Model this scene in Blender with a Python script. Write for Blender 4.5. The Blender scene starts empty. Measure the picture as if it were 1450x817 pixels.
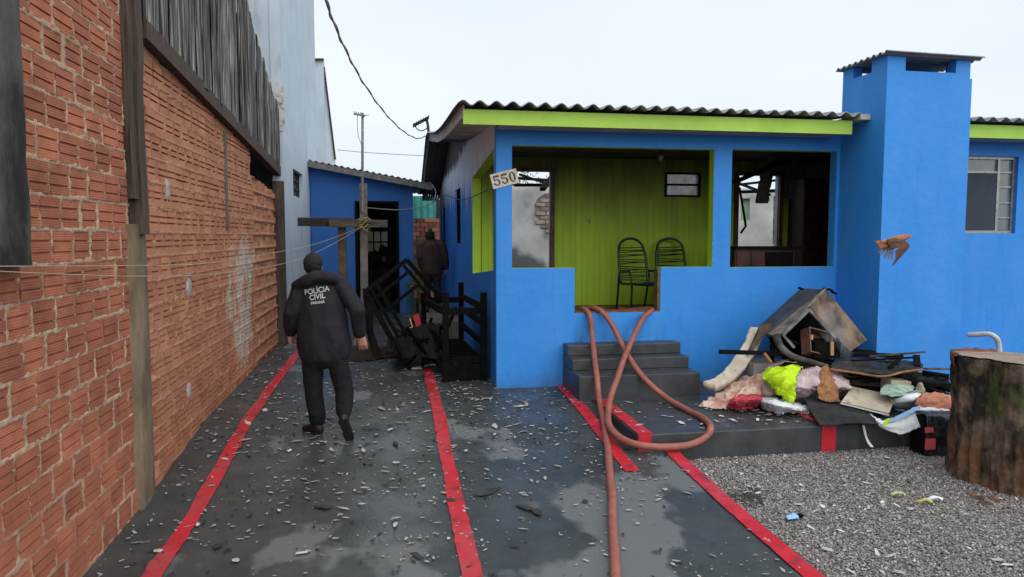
import bpy, bmesh, math, random
import numpy as np
from mathutils import Vector, Matrix, noise, Euler
from mathutils.bvhtree import BVHTree

random.seed(7)
rnd = random.Random(11)
scn = bpy.context.scene
C = scn.collection
V = Vector

# ------------------------------------------------------------------ camera
FPX, EYE, VX, VY = 1000.0, 2.0, 555.0, 335.0
PITCH = math.atan((408.5 - VY) / FPX)
YAW = math.atan((725 - VX) / FPX * math.cos(PITCH))
cd = bpy.data.cameras.new('camera')
cam = bpy.data.objects.new('camera', cd)
C.objects.link(cam)
cd.sensor_width = 36.0
cd.lens = FPX / 1450.0 * 36.0
cd.clip_start, cd.clip_end = 0.05, 2000
cam.location = (0, 0, EYE)
cam.rotation_euler = (math.pi / 2 - PITCH, 0, -YAW)
scn.camera = cam

# ------------------------------------------------------------------ sky, soft sun, exposure
SUN_EL, SUN_AZ = math.radians(48), math.radians(22)     # overcast: behind the camera, a little to its right
w = bpy.data.worlds.new('World')
scn.world = w
w.use_nodes = True
wn = w.node_tree
bg = wn.nodes['Background']
sky = wn.nodes.new('ShaderNodeTexSky')
sky.sky_type = 'NISHITA'
sky.sun_disc = False
sky.sun_elevation = SUN_EL
sky.sun_rotation = math.pi - SUN_AZ
sky.dust_density = 4.0
mixn = wn.nodes.new('ShaderNodeMix')
mixn.data_type = 'RGBA'
mixn.inputs['Factor'].default_value = 0.9
mixn.inputs[7].default_value = (5.1, 5.52, 5.83, 1)      # even cloud layer over the clear sky
wn.links.new(sky.outputs[0], mixn.inputs[6])
wtc = wn.nodes.new('ShaderNodeTexCoord'); wmp = wn.nodes.new('ShaderNodeMapping'); wmp.inputs['Scale'].default_value = (1, 1, 2.5)
wnz = wn.nodes.new('ShaderNodeTexNoise'); wnz.inputs['Scale'].default_value = 1.6; wnz.inputs['Detail'].default_value = 4
wrp = wn.nodes.new('ShaderNodeValToRGB'); wrp.color_ramp.elements[0].position, wrp.color_ramp.elements[1].position = .3, .7
wrp.color_ramp.elements[0].color = (.88, .92, .955, 1); wrp.color_ramp.elements[1].color = (1.06, 1.05, 1.04, 1)
wmx = wn.nodes.new('ShaderNodeMix'); wmx.data_type = 'RGBA'; wmx.blend_type = 'MULTIPLY'; wmx.inputs['Factor'].default_value = 1
wn.links.new(wtc.outputs['Generated'], wmp.inputs[0]); wn.links.new(wmp.outputs[0], wnz.inputs['Vector']); wn.links.new(wnz.outputs[0], wrp.inputs[0])
wn.links.new(mixn.outputs[2], wmx.inputs[6]); wn.links.new(wrp.outputs[0], wmx.inputs[7]); wn.links.new(wmx.outputs[2], bg.inputs['Color'])
bg.inputs['Strength'].default_value = 0.115
sd = bpy.data.lights.new('sun', 'SUN')
sd.energy = 1.5
sd.angle = math.radians(100)
sd.color = (1.0, 0.97, 0.93)
sun = bpy.data.objects.new('sun', sd)
C.objects.link(sun)
sdir = V((math.sin(SUN_AZ) * math.cos(SUN_EL), -math.cos(SUN_AZ) * math.cos(SUN_EL), math.sin(SUN_EL)))
sun.rotation_euler = sdir.to_track_quat('Z', 'Y').to_euler()
sun.location = (6, -8, 14)
scn.view_settings.view_transform = 'Standard'
scn.view_settings.look = 'None'
scn.view_settings.exposure = 0.62
scn.view_settings.gamma = 1.0
scn.render.engine = 'CYCLES'
scn.cycles.use_denoising = True
scn.cycles.max_bounces = 8

# ------------------------------------------------------------------ picture measurements -> places in the world
_R = V((math.cos(YAW), -math.sin(YAW), 0))
_F = V((math.sin(YAW) * math.cos(PITCH), math.cos(YAW) * math.cos(PITCH), -math.sin(PITCH)))
_U = V((math.sin(YAW) * math.sin(PITCH), math.cos(YAW) * math.sin(PITCH), math.cos(PITCH)))
def ray(x, y): return _F + _R * ((x - 725) / FPX) + _U * ((408.5 - y) / FPX)
def at(x, y, Y):
    d = ray(x, y); t = Y / d.y
    return V((t * d.x, Y, EYE + t * d.z))
def onx(x, y, X):
    d = ray(x, y); t = X / d.x
    return V((X, t * d.y, EYE + t * d.z))
def onz(x, y, Z):
    d = ray(x, y); t = (Z - EYE) / d.z
    return V((t * d.x, t * d.y, Z))
GZ = [(-10, -.31), (3, -.30), (4.5, -.275), (5.5, -.245), (6.5, -.185), (7, -.135), (8, -.035), (8.6, -.008), (9.2, 0), (13, .04), (18, .12), (40, .3)]
def interp(tab, t):
    if t <= tab[0][0]: return tab[0][1]
    for (a, p), (b, q) in zip(tab, tab[1:]):
        if t <= b: return p + (q - p) * (t - a) / (b - a)
    return tab[-1][1]
def gz(Y): return interp(GZ, Y)
def ong(x, y):
    z = 0.0
    for _ in range(12):
        p = onz(x, y, z); z = gz(p.y)
    return V((p.x, p.y, z))

# ------------------------------------------------------------------ mesh builder
OFF = {}
def N3(p, s=1.0, o=0.0):
    return noise.noise(V((p[0] * s + o, p[1] * s + o * 1.7, p[2] * s - o)))
class MB:
    def __init__(s): s.v = []; s.f = []; s.m = []; s.cur = 0
    def add(s, vs, fs):
        o = len(s.v)
        s.v += [V(p) for p in vs]
        s.f += [tuple(i + o for i in f) for f in fs]
        s.m += [s.cur] * len(fs)
        return s
    def hexa(s, p):          # 4 bottom (ccw), 4 top
        return s.add(p, [(3, 2, 1, 0), (4, 5, 6, 7), (0, 1, 5, 4), (1, 2, 6, 5), (2, 3, 7, 6), (3, 0, 4, 7)])
    def box(s, x0, y0, z0, x1, y1, z1):
        return s.hexa([(x0, y0, z0), (x1, y0, z0), (x1, y1, z0), (x0, y1, z0), (x0, y0, z1), (x1, y0, z1), (x1, y1, z1), (x0, y1, z1)])
    def bar(s, p, q, w, h=None, up=(0, 0, 1)):
        p, q = V(p), V(q); h = h or w
        d = (q - p).normalized(); u = V(up)
        if abs(d.dot(u)) > .98: u = V((0, 1, 0))
        a = d.cross(u).normalized() * w / 2; b = a.cross(d).normalized() * h / 2
        return s.hexa([p - a - b, p + a - b, q + a - b, q - a - b, p - a + b, p + a + b, q + a + b, q - a + b])
    def prism(s, poly, ex):
        ex = V(ex); n = len(poly); P = [V(p) for p in poly]
        vs = P + [p + ex for p in P]
        fs = [tuple(range(n - 1, -1, -1)), tuple(range(n, 2 * n))] + [(i, (i + 1) % n, n + (i + 1) % n, n + i) for i in range(n)]
        return s.add(vs, fs)
    def tube(s, pts, r, n=8, cap=True):
        pts = [V(p) for p in pts]; k = len(pts)
        rs = [r] * k if not hasattr(r, '__len__') else list(r)
        vs = []; fs = []; a = None
        for i, p in enumerate(pts):
            t = (pts[min(i + 1, k - 1)] - pts[max(i - 1, 0)]).normalized()
            if a is None:
                a = t.cross(V((0, 0, 1)))
                if a.length < .1: a = t.cross(V((0, 1, 0)))
            a = (a - t * a.dot(t)).normalized(); b = t.cross(a)
            for j in range(n):
                c = 2 * math.pi * j / n
                vs.append(p + (a * math.cos(c) + b * math.sin(c)) * rs[i])
        for i in range(k - 1):
            for j in range(n):
                fs.append((i * n + j, i * n + (j + 1) % n, (i + 1) * n + (j + 1) % n, (i + 1) * n + j))
        if cap: fs += [tuple(range(n - 1, -1, -1)), tuple(range((k - 1) * n, k * n))]
        return s.add(vs, fs)
    def chain(s, pts, side=(1, 0, 0), n=14):     # pts: (centre, r) or (centre, rx, ry); rounded ends
        P = [V(p[0]) for p in pts]; RX = [p[1] for p in pts]; RY = [p[2] if len(p) > 2 else p[1] for p in pts]
        t0 = (P[1] - P[0]).normalized(); t1 = (P[-1] - P[-2]).normalized()
        rings = []
        for e in (.95, .7, .35): rings.append((P[0] - t0 * min(RX[0], RY[0]) * e, RX[0] * math.sqrt(1 - e * e), RY[0] * math.sqrt(1 - e * e), t0))
        for i in range(len(P)):
            t = (P[min(i + 1, len(P) - 1)] - P[max(i - 1, 0)]).normalized()
            rings.append((P[i], RX[i], RY[i], t))
        for e in (.35, .7, .95): rings.append((P[-1] + t1 * min(RX[-1], RY[-1]) * e, RX[-1] * math.sqrt(1 - e * e), RY[-1] * math.sqrt(1 - e * e), t1))
        vs = []; fs = []
        for c, rx, ry, t in rings:
            a = V(side) - t * V(side).dot(t)
            if a.length < .05: a = V((0, 1, 0)) - t * t.y
            a.normalize(); b = t.cross(a)
            for j in range(n):
                g = 2 * math.pi * j / n
                vs.append(c + a * math.cos(g) * rx + b * math.sin(g) * ry)
        k = len(rings)
        for i in range(k - 1):
            for j in range(n):
                fs.append((i * n + j, i * n + (j + 1) % n, (i + 1) * n + (j + 1) % n, (i + 1) * n + j))
        fs += [tuple(range(n - 1, -1, -1)), tuple(range((k - 1) * n, k * n))]
        return s.add(vs, fs)
    def ball(s, c, r, n=10):
        c = V(c); r = V(r) if hasattr(r, '__len__') else V((r, r, r)); m = n // 2 + 2
        vs = []; fs = []
        for i in range(m):
            a = math.pi * (i + .02) / (m - 1 + .04)
            for j in range(n):
                b = 2 * math.pi * j / n
                vs.append(c + V((r.x * math.sin(a) * math.cos(b), r.y * math.sin(a) * math.sin(b), -r.z * math.cos(a))))
        for i in range(m - 1):
            for j in range(n): fs.append((i * n + j, i * n + (j + 1) % n, (i + 1) * n + (j + 1) % n, (i + 1) * n + j))
        fs += [tuple(range(n - 1, -1, -1)), tuple(range((m - 1) * n, m * n))]
        return s.add(vs, fs)
    def grid(s, rows):
        n = len(rows[0]); vs = [p for r in rows for p in r]
        fs = [(i * n + j, i * n + j + 1, (i + 1) * n + j + 1, (i + 1) * n + j) for i in range(len(rows) - 1) for j in range(n - 1)]
        return s.add(vs, fs)
    def sheet(s, rows, th):      # closed thin sheet following the grid
        n = len(rows[0]); k = len(rows)
        R = [[V(p) for p in r] for r in rows]
        def nrm(i, j):
            a = R[min(i + 1, k - 1)][j] - R[max(i - 1, 0)][j]; b = R[i][min(j + 1, n - 1)] - R[i][max(j - 1, 0)]
            c = b.cross(a)
            return c.normalized() if c.length > 1e-9 else V((0, 0, 1))
        low = [[R[i][j] - nrm(i, j) * th for j in range(n)] for i in range(k)]
        vs = [p for r in R for p in r] + [p for r in low for p in r]; o = n * k; fs = []
        for i in range(k - 1):
            for j in range(n - 1):
                a = i * n + j
                fs.append((a, a + n, a + n + 1, a + 1)); fs.append((o + a, o + a + 1, o + a + n + 1, o + a + n))
        for j in range(n - 1):
            fs.append((j, j + 1, o + j + 1, o + j)); a = (k - 1) * n + j; fs.append((a + 1, a, o + a, o + a + 1))
        for i in range(k - 1):
            a = i * n; fs.append((a + n, a, o + a, o + a + n)); a = i * n + n - 1; fs.append((a, a + n, o + a + n, o + a))
        return s.add(vs, fs)
    def mesh(s, name, mats, org=V((0, 0, 0)), smooth=False):
        me = bpy.data.meshes.new(name)
        me.from_pydata([tuple(p - org) for p in s.v], [], s.f)
        for m in (mats if isinstance(mats, (list, tuple)) else [mats]): me.materials.append(m)
        if any(s.m): me.polygons.foreach_set('material_index', s.m)
        if smooth: me.polygons.foreach_set('use_smooth', [True] * len(me.polygons))
        me.update()
        return me
    def build(s, name, mats, parent=None, smooth=False, bevel=0, label=None, cat=None, group=None, kind=None, org=None):
        if parent is not None: o0 = OFF[parent.name]
        elif org is not None: o0 = V(org)
        else:
            xs = [p.x for p in s.v]; ys = [p.y for p in s.v]; zs = [p.z for p in s.v]
            o0 = V(((min(xs) + max(xs)) / 2, (min(ys) + max(ys)) / 2, min(zs)))
        me = s.mesh(name, mats, o0, smooth)
        return link(name, me, parent, o0, bevel, label, cat, group, kind)
def link(name, me, parent=None, o0=V((0, 0, 0)), bevel=0, label=None, cat=None, group=None, kind=None):
    ob = bpy.data.objects.new(name, me); C.objects.link(ob)
    OFF[ob.name] = V(o0)
    if parent is not None: ob.parent = parent
    else: ob.location = o0
    if bevel:
        m = ob.modifiers.new('bevel', 'BEVEL'); m.width = bevel; m.segments = 2; m.limit_method = 'ANGLE'; m.angle_limit = math.radians(40)
    tag(ob, label, cat, group, kind)
    return ob
def tag(o, label=None, cat=None, group=None, kind=None):
    if label: o['label'] = label
    if cat: o['category'] = cat
    if group: o['group'] = group
    if kind: o['kind'] = kind
    return o
def thing(name, label, cat, loc=(0, 0, 0), group=None):
    o = bpy.data.objects.new(name, None); C.objects.link(o); o.location = loc; o.empty_display_size = .1
    OFF[o.name] = V(loc)
    return tag(o, label, cat, group)
def evalmesh(ob):
    dg = bpy.context.evaluated_depsgraph_get()
    return bpy.data.meshes.new_from_object(ob.evaluated_get(dg))
def organic(name, mb, voxel, mat, parent, smooth=3, fold=0, fscale=9, stretch=(1, 1, 1)):
    """union of the builder's closed pieces as ONE smooth skin"""
    o0 = OFF[parent.name]
    me = mb.mesh(name, mat, o0)
    tmp = bpy.data.objects.new('tmp', me); C.objects.link(tmp)
    m = tmp.modifiers.new('r', 'REMESH'); m.mode = 'VOXEL'; m.voxel_size = voxel; m.use_smooth_shade = True
    if smooth:
        k = tmp.modifiers.new('s', 'SMOOTH'); k.factor = .5; k.iterations = smooth
    out = evalmesh(tmp); bpy.data.objects.remove(tmp)
    if fold:
        for v in out.vertices:
            p = v.co
            q = (p.x * stretch[0], p.y * stretch[1], p.z * stretch[2])
            d = (1 - abs(N3(q, fscale)) * 2.2) * fold + N3(q, fscale * 2.3, 5) * fold * .5
            v.co = p + v.normal * d
    out.name = name
    if not out.materials: out.materials.append(mat)
    out.polygons.foreach_set('use_smooth', [True] * len(out.polygons))
    return link(name, out, parent, o0)
def textmesh(txt, size, depth=0.0):
    cu = bpy.data.curves.new('t', 'FONT'); cu.body = txt; cu.size = size; cu.align_x = 'CENTER'; cu.align_y = 'CENTER'; cu.extrude = depth; cu.offset = size * .012
    o = bpy.data.objects.new('t', cu); C.objects.link(o)
    me = evalmesh(o); bpy.data.objects.remove(o)
    return me
def cr(P, t):      # Catmull-Rom through a list
    n = len(P) - 1; t = max(0, min(n - 1e-6, t * n)); i = int(t); f = t - i
    a, b, c, d = P[max(i - 1, 0)], P[i], P[i + 1], P[min(i + 2, n)]
    return .5 * ((2 * b) + (c - a) * f + (2 * a - 5 * b + 4 * c - d) * f * f + (3 * b - a - 3 * c + d) * f ** 3)
def spline(P, n): P = [V(p) for p in P]; return [cr(P, i / (n - 1)) for i in range(n)]
def patch(ctrl, nu, nv, amp=0, fs=8, seed=0, stretch=(1, 1, 1), ragged=0):
    cols = [spline(r, nv) for r in ctrl]
    rows = [[cr([c[j] for c in cols], i / (nu - 1)) for j in range(nv)] for i in range(nu)]
    out = []
    for i, r in enumerate(rows):
        o = []
        for j, p in enumerate(r):
            a = rows[min(i + 1, nu - 1)][j] - rows[max(i - 1, 0)][j]; b = r[min(j + 1, nv - 1)] - r[max(j - 1, 0)]
            nn = b.cross(a); nn = nn.normalized() if nn.length > 1e-9 else V((0, 0, 1))
            if nn.z < 0 and abs(nn.z) > .3: nn = -nn
            q = (p.x * stretch[0], p.y * stretch[1], p.z * stretch[2])
            d = (.5 - abs(N3(q, fs, seed)) * 1.6) * amp + (.3 - abs(N3(q, fs * 2.1, seed + 3))) * amp * .8 + (.25 - abs(N3(q, fs * 4.6, seed + 8))) * amp * .35
            pp = p + nn * d
            if ragged and (i in (0, nu - 1) or j in (0, nv - 1)):
                pp = pp + V((N3(p, 25, seed), N3(p, 25, seed + 9), 0)) * ragged
            o.append(pp)
        out.append(o)
    return out

# ------------------------------------------------------------------ materials
MATS = {}
def nd(nt, t, **kw):
    n = nt.nodes.new(t)
    for k, v in kw.items(): setattr(n, k, v)
    return n
def mat(name, c1, c2=None, scale=4, rough=.75, bump=0, bscale=60, spec=.35, metal=0, rand=0, stretch=(1, 1, 1), detail=6, contrast=(.35, .65), rough2=None, rscale=3, trans=0, bdist=.01):
    if name in MATS: return MATS[name]
    m = bpy.data.materials.new(name); m.use_nodes = True; nt = m.node_tree; L = nt.links.new
    b = nt.nodes['Principled BSDF']
    b.inputs['Roughness'].default_value = rough; b.inputs['Specular IOR Level'].default_value = spec; b.inputs['Metallic'].default_value = metal
    c2 = c2 or tuple(x * .75 for x in c1)
    geo = nd(nt, 'ShaderNodeNewGeometry'); mp = nd(nt, 'ShaderNodeMapping'); mp.inputs['Scale'].default_value = stretch
    L(geo.outputs['Position'], mp.inputs['Vector'])
    nz = nd(nt, 'ShaderNodeTexNoise'); nz.inputs['Scale'].default_value = scale; nz.inputs['Detail'].default_value = detail; nz.inputs['Roughness'].default_value = .62
    L(mp.outputs[0], nz.inputs['Vector'])
    rp = nd(nt, 'ShaderNodeValToRGB'); rp.color_ramp.elements[0].position, rp.color_ramp.elements[1].position = contrast
    rp.color_ramp.elements[0].color = (*c2, 1); rp.color_ramp.elements[1].color = (*c1, 1)
    L(nz.outputs[0], rp.inputs[0])
    col = rp.outputs[0]
    if rand:
        oi = nd(nt, 'ShaderNodeObjectInfo'); mr = nd(nt, 'ShaderNodeMapRange'); mr.inputs[3].default_value = 1 - rand; mr.inputs[4].default_value = 1 + rand
        L(oi.outputs['Random'], mr.inputs[0]); hs = nd(nt, 'ShaderNodeHueSaturation'); L(mr.outputs[0], hs.inputs['Value']); L(col, hs.inputs['Color']); col = hs.outputs[0]
    L(col, b.inputs['Base Color'])
    if bump:
        n2 = nd(nt, 'ShaderNodeTexNoise'); n2.inputs['Scale'].default_value = bscale; n2.inputs['Detail'].default_value = 5; L(mp.outputs[0], n2.inputs['Vector'])
        bp = nd(nt, 'ShaderNodeBump'); bp.inputs['Strength'].default_value = bump; bp.inputs['Distance'].default_value = bdist
        L(n2.outputs[0], bp.inputs['Height']); L(bp.outputs[0], b.inputs['Normal'])
    if rough2 is not None:
        n3 = nd(nt, 'ShaderNodeTexNoise'); n3.inputs['Scale'].default_value = rscale; n3.inputs['Detail'].default_value = 5; L(geo.outputs['Position'], n3.inputs['Vector'])
        m3 = nd(nt, 'ShaderNodeMapRange'); m3.inputs[1].default_value = .38; m3.inputs[2].default_value = .62; m3.inputs[3].default_value = rough; m3.inputs[4].default_value = rough2
        L(n3.outputs[0], m3.inputs[0]); L(m3.outputs[0], b.inputs['Roughness'])
    if trans: b.inputs['Transmission Weight'].default_value = trans
    MATS[name] = m
    m['col'] = 1
    return m
def parts_of(m):
    nt = m.node_tree; b = nt.nodes['Principled BSDF']
    return nt, b, nt.links.new
def overlay(m, colour, mask_fn, rough=None):
    """mix a stain into the material's colour; mask_fn(nt, L, pos) returns a 0..1 socket"""
    nt, b, L = parts_of(m)
    old = b.inputs['Base Color'].links[0].from_socket
    geo = nd(nt, 'ShaderNodeNewGeometry')
    mk = mask_fn(nt, L, geo.outputs['Position'])
    mx = nd(nt, 'ShaderNodeMix', data_type='RGBA'); L(mk, mx.inputs['Factor']); L(old, mx.inputs[6]); mx.inputs[7].default_value = (*colour, 1)
    L(mx.outputs[2], b.inputs['Base Color'])
    if rough is not None:
        mr = nd(nt, 'ShaderNodeMix'); L(mk, mr.inputs[0]); mr.inputs[2].default_value = b.inputs['Roughness'].default_value; mr.inputs[3].default_value = rough
        if b.inputs['Roughness'].links: L(b.inputs['Roughness'].links[0].from_socket, mr.inputs[2])
        L(mr.outputs[0], b.inputs['Roughness'])
    return m
def mth(nt, L, op, a, b=None, clamp=False):
    n = nd(nt, 'ShaderNodeMath', operation=op); n.use_clamp = clamp
    for i, x in enumerate((a, b)):
        if x is None: continue
        if isinstance(x, (int, float)): n.inputs[i].default_value = x
        else: L(x, n.inputs[i])
    return n.outputs[0]
def ramp(nt, L, v, a, b):      # 0 at a, 1 at b
    n = nd(nt, 'ShaderNodeMapRange'); n.inputs[1].default_value = a; n.inputs[2].default_value = b; L(v, n.inputs[0]); return n.outputs[0]
def nzn(nt, L, pos, scale, stretch=(1, 1, 1), detail=5):
    mp = nd(nt, 'ShaderNodeMapping'); mp.inputs['Scale'].default_value = stretch; L(pos, mp.inputs[0])
    n = nd(nt, 'ShaderNodeTexNoise'); n.inputs['Scale'].default_value = scale; n.inputs['Detail'].default_value = detail; L(mp.outputs[0], n.inputs['Vector']); return n.outputs[0]
def xyz(nt, L, pos):
    n = nd(nt, 'ShaderNodeSeparateXYZ'); L(pos, n.inputs[0]); return n.outputs

m_blue = mat('blue_paint', (.034, .255, .72), (.028, .23, .67), scale=1.3, rough=.62, bump=.35, bdist=.02, bscale=9, contrast=(.2, .8))
m_lime = mat('lime_paint', (.40, .62, .035), (.34, .55, .03), scale=2, rough=.6, bump=.1)
m_fascia = mat('fascia_lime', (.42, .66, .10), (.34, .56, .07), scale=2, rough=.6)
m_green = mat('porch_green', (.24, .42, .025), (.20, .36, .02), scale=2, rough=.6)
m_soot = mat('soot', (.014, .013, .013), (.006, .006, .006), scale=8, rough=.9, bump=.3)
m_char = mat('charred_wood', (.008, .0077, .0077), (.003, .003, .003), scale=14, rough=.9, bump=.6, bscale=50, spec=.1)
m_charbrown = mat('scorched_wood', (.13, .085, .055), (.02, .016, .013), scale=6, rough=.8, bump=.3)
m_pvc = mat('pvc_soffit', (.42, .42, .43), (.30, .30, .31), scale=3, rough=.6)
m_eternit = mat('fibre_cement', (.36, .37, .375), (.17, .175, .18), scale=5, rough=.85, bump=.3)
m_eternit2 = mat('fibre_cement_dark', (.24, .25, .26), (.15, .155, .16), scale=5, rough=.85, bump=.3)
m_palewall = mat('pale_blue_wall', (.50, .58, .66), (.43, .51, .59), scale=1.5, rough=.85, bump=.25)
m_white = mat('white_plaster', (.62, .61, .59), (.40, .39, .38), scale=1.8, rough=.85, bump=.2)
m_steel = mat('grey_metal', (.35, .35, .34), (.2, .2, .2), rough=.4, metal=.7, scale=20)
m_rust = mat('dark_metal', (.06, .05, .045), (.03, .025, .02), rough=.6, metal=.3, scale=20)
m_concrete = mat('weathered_concrete', (.17, .15, .125), (.07, .06, .05), scale=6, rough=.9, bump=.5, stretch=(1, 1, .3))
m_glass = mat('window_glass', (.16, .20, .22), (.11, .14, .16), rough=.15, spec=.6, scale=3)
m_dark = mat('dark_void', (.008, .008, .009), (.005, .005, .005), rough=.95)
m_step = mat('painted_step', (.055, .06, .065), (.035, .038, .042), scale=5, rough=.55, bump=.2, rough2=.3, spec=.4)
m_shard = mat('roof_shard', (.58, .565, .53), (.28, .27, .25), scale=9, rough=.8, rand=.35)
m_redline = mat('red_line_paint', (.56, .024, .038), (.42, .016, .026), scale=6, rough=.45, rough2=.25, spec=.4)
m_yellow = mat('pale_rope', (.40, .35, .25), rough=.9)

# ================================================================== GROUND
m_drive = mat('wet_painted_concrete', (.062, .070, .071), (.036, .042, .044), scale=2.6, detail=10, rough=.5, bump=.25, bscale=35, spec=.4, rough2=.24, rscale=1.3)
def dry_mask(nt, L, pos):
    n = nzn(nt, L, pos, 1.0, (1, .75, 1), 12)
    o = xyz(nt, L, pos)
    near = ramp(nt, L, o[1], 7.6, 4.6)
    r = ramp(nt, L, o[0], -1.6, 1.6)
    k = mth(nt, L, 'ADD', n, mth(nt, L, 'MULTIPLY', mth(nt, L, 'MULTIPLY', near, r), .19))
    return mth(nt, L, 'MULTIPLY', ramp(nt, L, k, .612, .65), .7)
overlay(m_drive, (.155, .165, .17), dry_mask, rough=.6)
m_earth = mat('packed_earth', (.10, .085, .07), (.05, .042, .036), scale=3, rough=.95, bump=.4)

g = MB(); g.grid([[V((x, y, -.62 if -60 < x < 60 and y < 60 else -.62)) for x in (-400, -60, 0, 60, 400)] for y in (-200, -20, 30, 80, 600)])
g.build('ground', m_earth, kind='structure', org=(0, 0, -.62))

overlay(m_redline, (.34, .09, .10), lambda nt, L, pos: mth(nt, L, 'MULTIPLY', ramp(nt, L, nzn(nt, L, pos, 2.2, (1, 1, 1), 8), .5, .7), .5))
ys = [-4 + .25 * i for i in range(0, 117)]
d = MB()
rows = [[V((x, y, gz(y) + .006 * N3((x, y, 0), .8))) for x in [-2.5 + .178 * i for i in range(31)]] for y in ys]
d.sheet(rows, .5)
drive = d.build('driveway', m_drive, kind='structure', org=(0, 6, 0), smooth=True)
def stripe(y0, y1, xa, xb, z=None, wob=.012, seed=0, parent=None, lift=.010):
    n = max(8, int((y1 - y0) / .06)); rws = []
    for i in range(n + 1):
        y = y0 + (y1 - y0) * i / n
        zz = (gz(y) if z is None else z) + lift
        wa = wob * (N3((seed, y * 1.3, 0), 1) + .8 * N3((seed, y * 9, 3), 1)); wb = wob * (N3((seed + 5, y * 1.1, 0), 1) + .8 * N3((seed, y * 8, 7), 1))
        rws.append([V((xb + wb, y, zz)), V((xa + wa, y, zz))])
    return MB().sheet(rws, .003).build('painted_line', m_redline, parent)
overlay(m_redline, (.10, .03, .035), lambda nt, L, pos: mth(nt, L, 'MULTIPLY', ramp(nt, L, nzn(nt, L, pos, 7, (1, 1, 1), 10), .54, .70), .75))
o = stripe(-2, 13.6, -1.66, -1.53, seed=1, wob=.022, parent=drive); o['label'] = 'red line along the foot of the brick wall'
o = stripe(-2, 10.6, .435, .57, seed=2, wob=.018, parent=drive); o['label'] = 'red line down the middle of the driveway'
o = stripe(6.2, 9.1, 2.13, 2.27, seed=3, parent=drive); o['label'] = 'short red line beside the steps'
o = stripe(-2, 6.68, 2.69, 2.83, seed=4, parent=drive); o['label'] = 'red line along the gravel'

# raised pavement before the house
p = MB(); xs = [2.42 + (5.75 - 2.42) * i / 22 for i in range(23)]
PF = 6.7
p.sheet([[V((x, y, .004 * N3((x, y, 0), 1.5))) for x in xs] for y in [PF + (9.14 - PF) * i / 14 for i in range(15)]], .55)
plat = p.build('raised_pavement', m_step, kind='structure', bevel=.012, org=(4, 8, 0))
stripe(PF - .005, 8.24, 2.43, 2.58, z=0, seed=6, parent=plat)
stripe(PF - .005, 8.3, 4.46, 4.63, z=0, seed=7, parent=plat)
for a, b in ((2.43, 2.57), (4.46, 4.625)):
    MB().box(a, PF - .009, -.34, b, PF - .004, .008).build('painted_line', m_redline, plat)

# gravel bed and its loose stones
GRZ = -.285
m_gravbed = mat('gravel_bed', (.17, .15, .15), (.09, .08, .08), scale=60, rough=.95, bump=.6)
MB().sheet([[V((x, y, GRZ)) for x in (2.84, 4, 6, 9, 12, 16)] for y in (-3, 0, 3, 6, 9.3)], .3).build('gravel_bed', m_gravbed, kind='structure', org=(6, 4, GRZ))
def stones(n, seed):
    r = np.random.default_rng(seed)
    X = r.uniform(2.86, 9.0, n); Y = 3.0 + (6.69 - 3.0) * r.uniform(0, 1, n) ** .9
    X = np.where(r.uniform(size=n) < .5, 2.86 + (X - 2.86) * .55, X)
    base = np.array([[1, 0, 0], [.3, .95, 0], [-.8, .6, 0], [-.8, -.6, 0], [.3, -.95, 0], [.1, .05, .8]])
    F = np.array([[0, 1, 5], [1, 2, 5], [2, 3, 5], [3, 4, 5], [4, 0, 5]])
    s = r.uniform(.005, .0115, n); a = r.uniform(0, 6.28, n); fl = r.uniform(.5, 1.0, n)
    v = base[None] * r.uniform(.75, 1.25, (n, 6, 1)) * s[:, None, None]
    ca, sa = np.cos(a)[:, None], np.sin(a)[:, None]
    vx = v[..., 0] * ca - v[..., 1] * sa; vy = v[..., 0] * sa + v[..., 1] * ca; vz = v[..., 2] * fl[:, None]
    tx = r.normal(0, .35, (n, 1)); ty = r.normal(0, .35, (n, 1)); vz = vz + vx * tx + vy * ty
    P = np.stack([vx + X[:, None], vy + Y[:, None], vz + GRZ + r.uniform(-.002, .014, n)[:, None]], -1).reshape(-1, 3)
    FF = (F[None] + (np.arange(n) * 6)[:, None, None]).reshape(-1, 3)
    me = bpy.data.meshes.new('gravel'); me.vertices.add(len(P)); me.vertices.foreach_set('co', P.ravel())
    me.loops.add(FF.size); me.loops.foreach_set('vertex_index', FF.ravel().astype(np.int32))
    me.polygons.add(len(FF)); me.polygons.foreach_set('loop_start', np.arange(0, FF.size, 3, dtype=np.int32)); me.polygons.foreach_set('loop_total', np.full(len(FF), 3, dtype=np.int32))
    at_ = me.attributes.new('shade', 'FLOAT', 'FACE'); at_.data.foreach_set('value', np.repeat(r.uniform(0, 1, n), 5).astype(np.float32))
    me.update(); me.validate()
    return me
m_stone = mat('gravel_stone', (.30, .27, .26), (.12, .105, .10), scale=3, rough=.8, spec=.4)
nt, b, L = parts_of(m_stone)
atn = nd(nt, 'ShaderNodeAttribute'); atn.attribute_name = 'shade'
rp = nd(nt, 'ShaderNodeValToRGB'); L(atn.outputs['Fac'], rp.inputs[0])
el = rp.color_ramp.elements; el[0].color = (.085, .076, .074, 1); el[1].color = (.46, .425, .41, 1)
e = el.new(.45); e.color = (.20, .18, .175, 1); e = el.new(.8); e.color = (.28, .255, .25, 1)
L(rp.outputs[0], b.inputs['Base Color'])
me = stones(130000, 3); me.materials.append(m_stone)
link('gravel', me, kind='stuff', label='loose grey gravel between the driveway and the house', cat='gravel')

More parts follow.
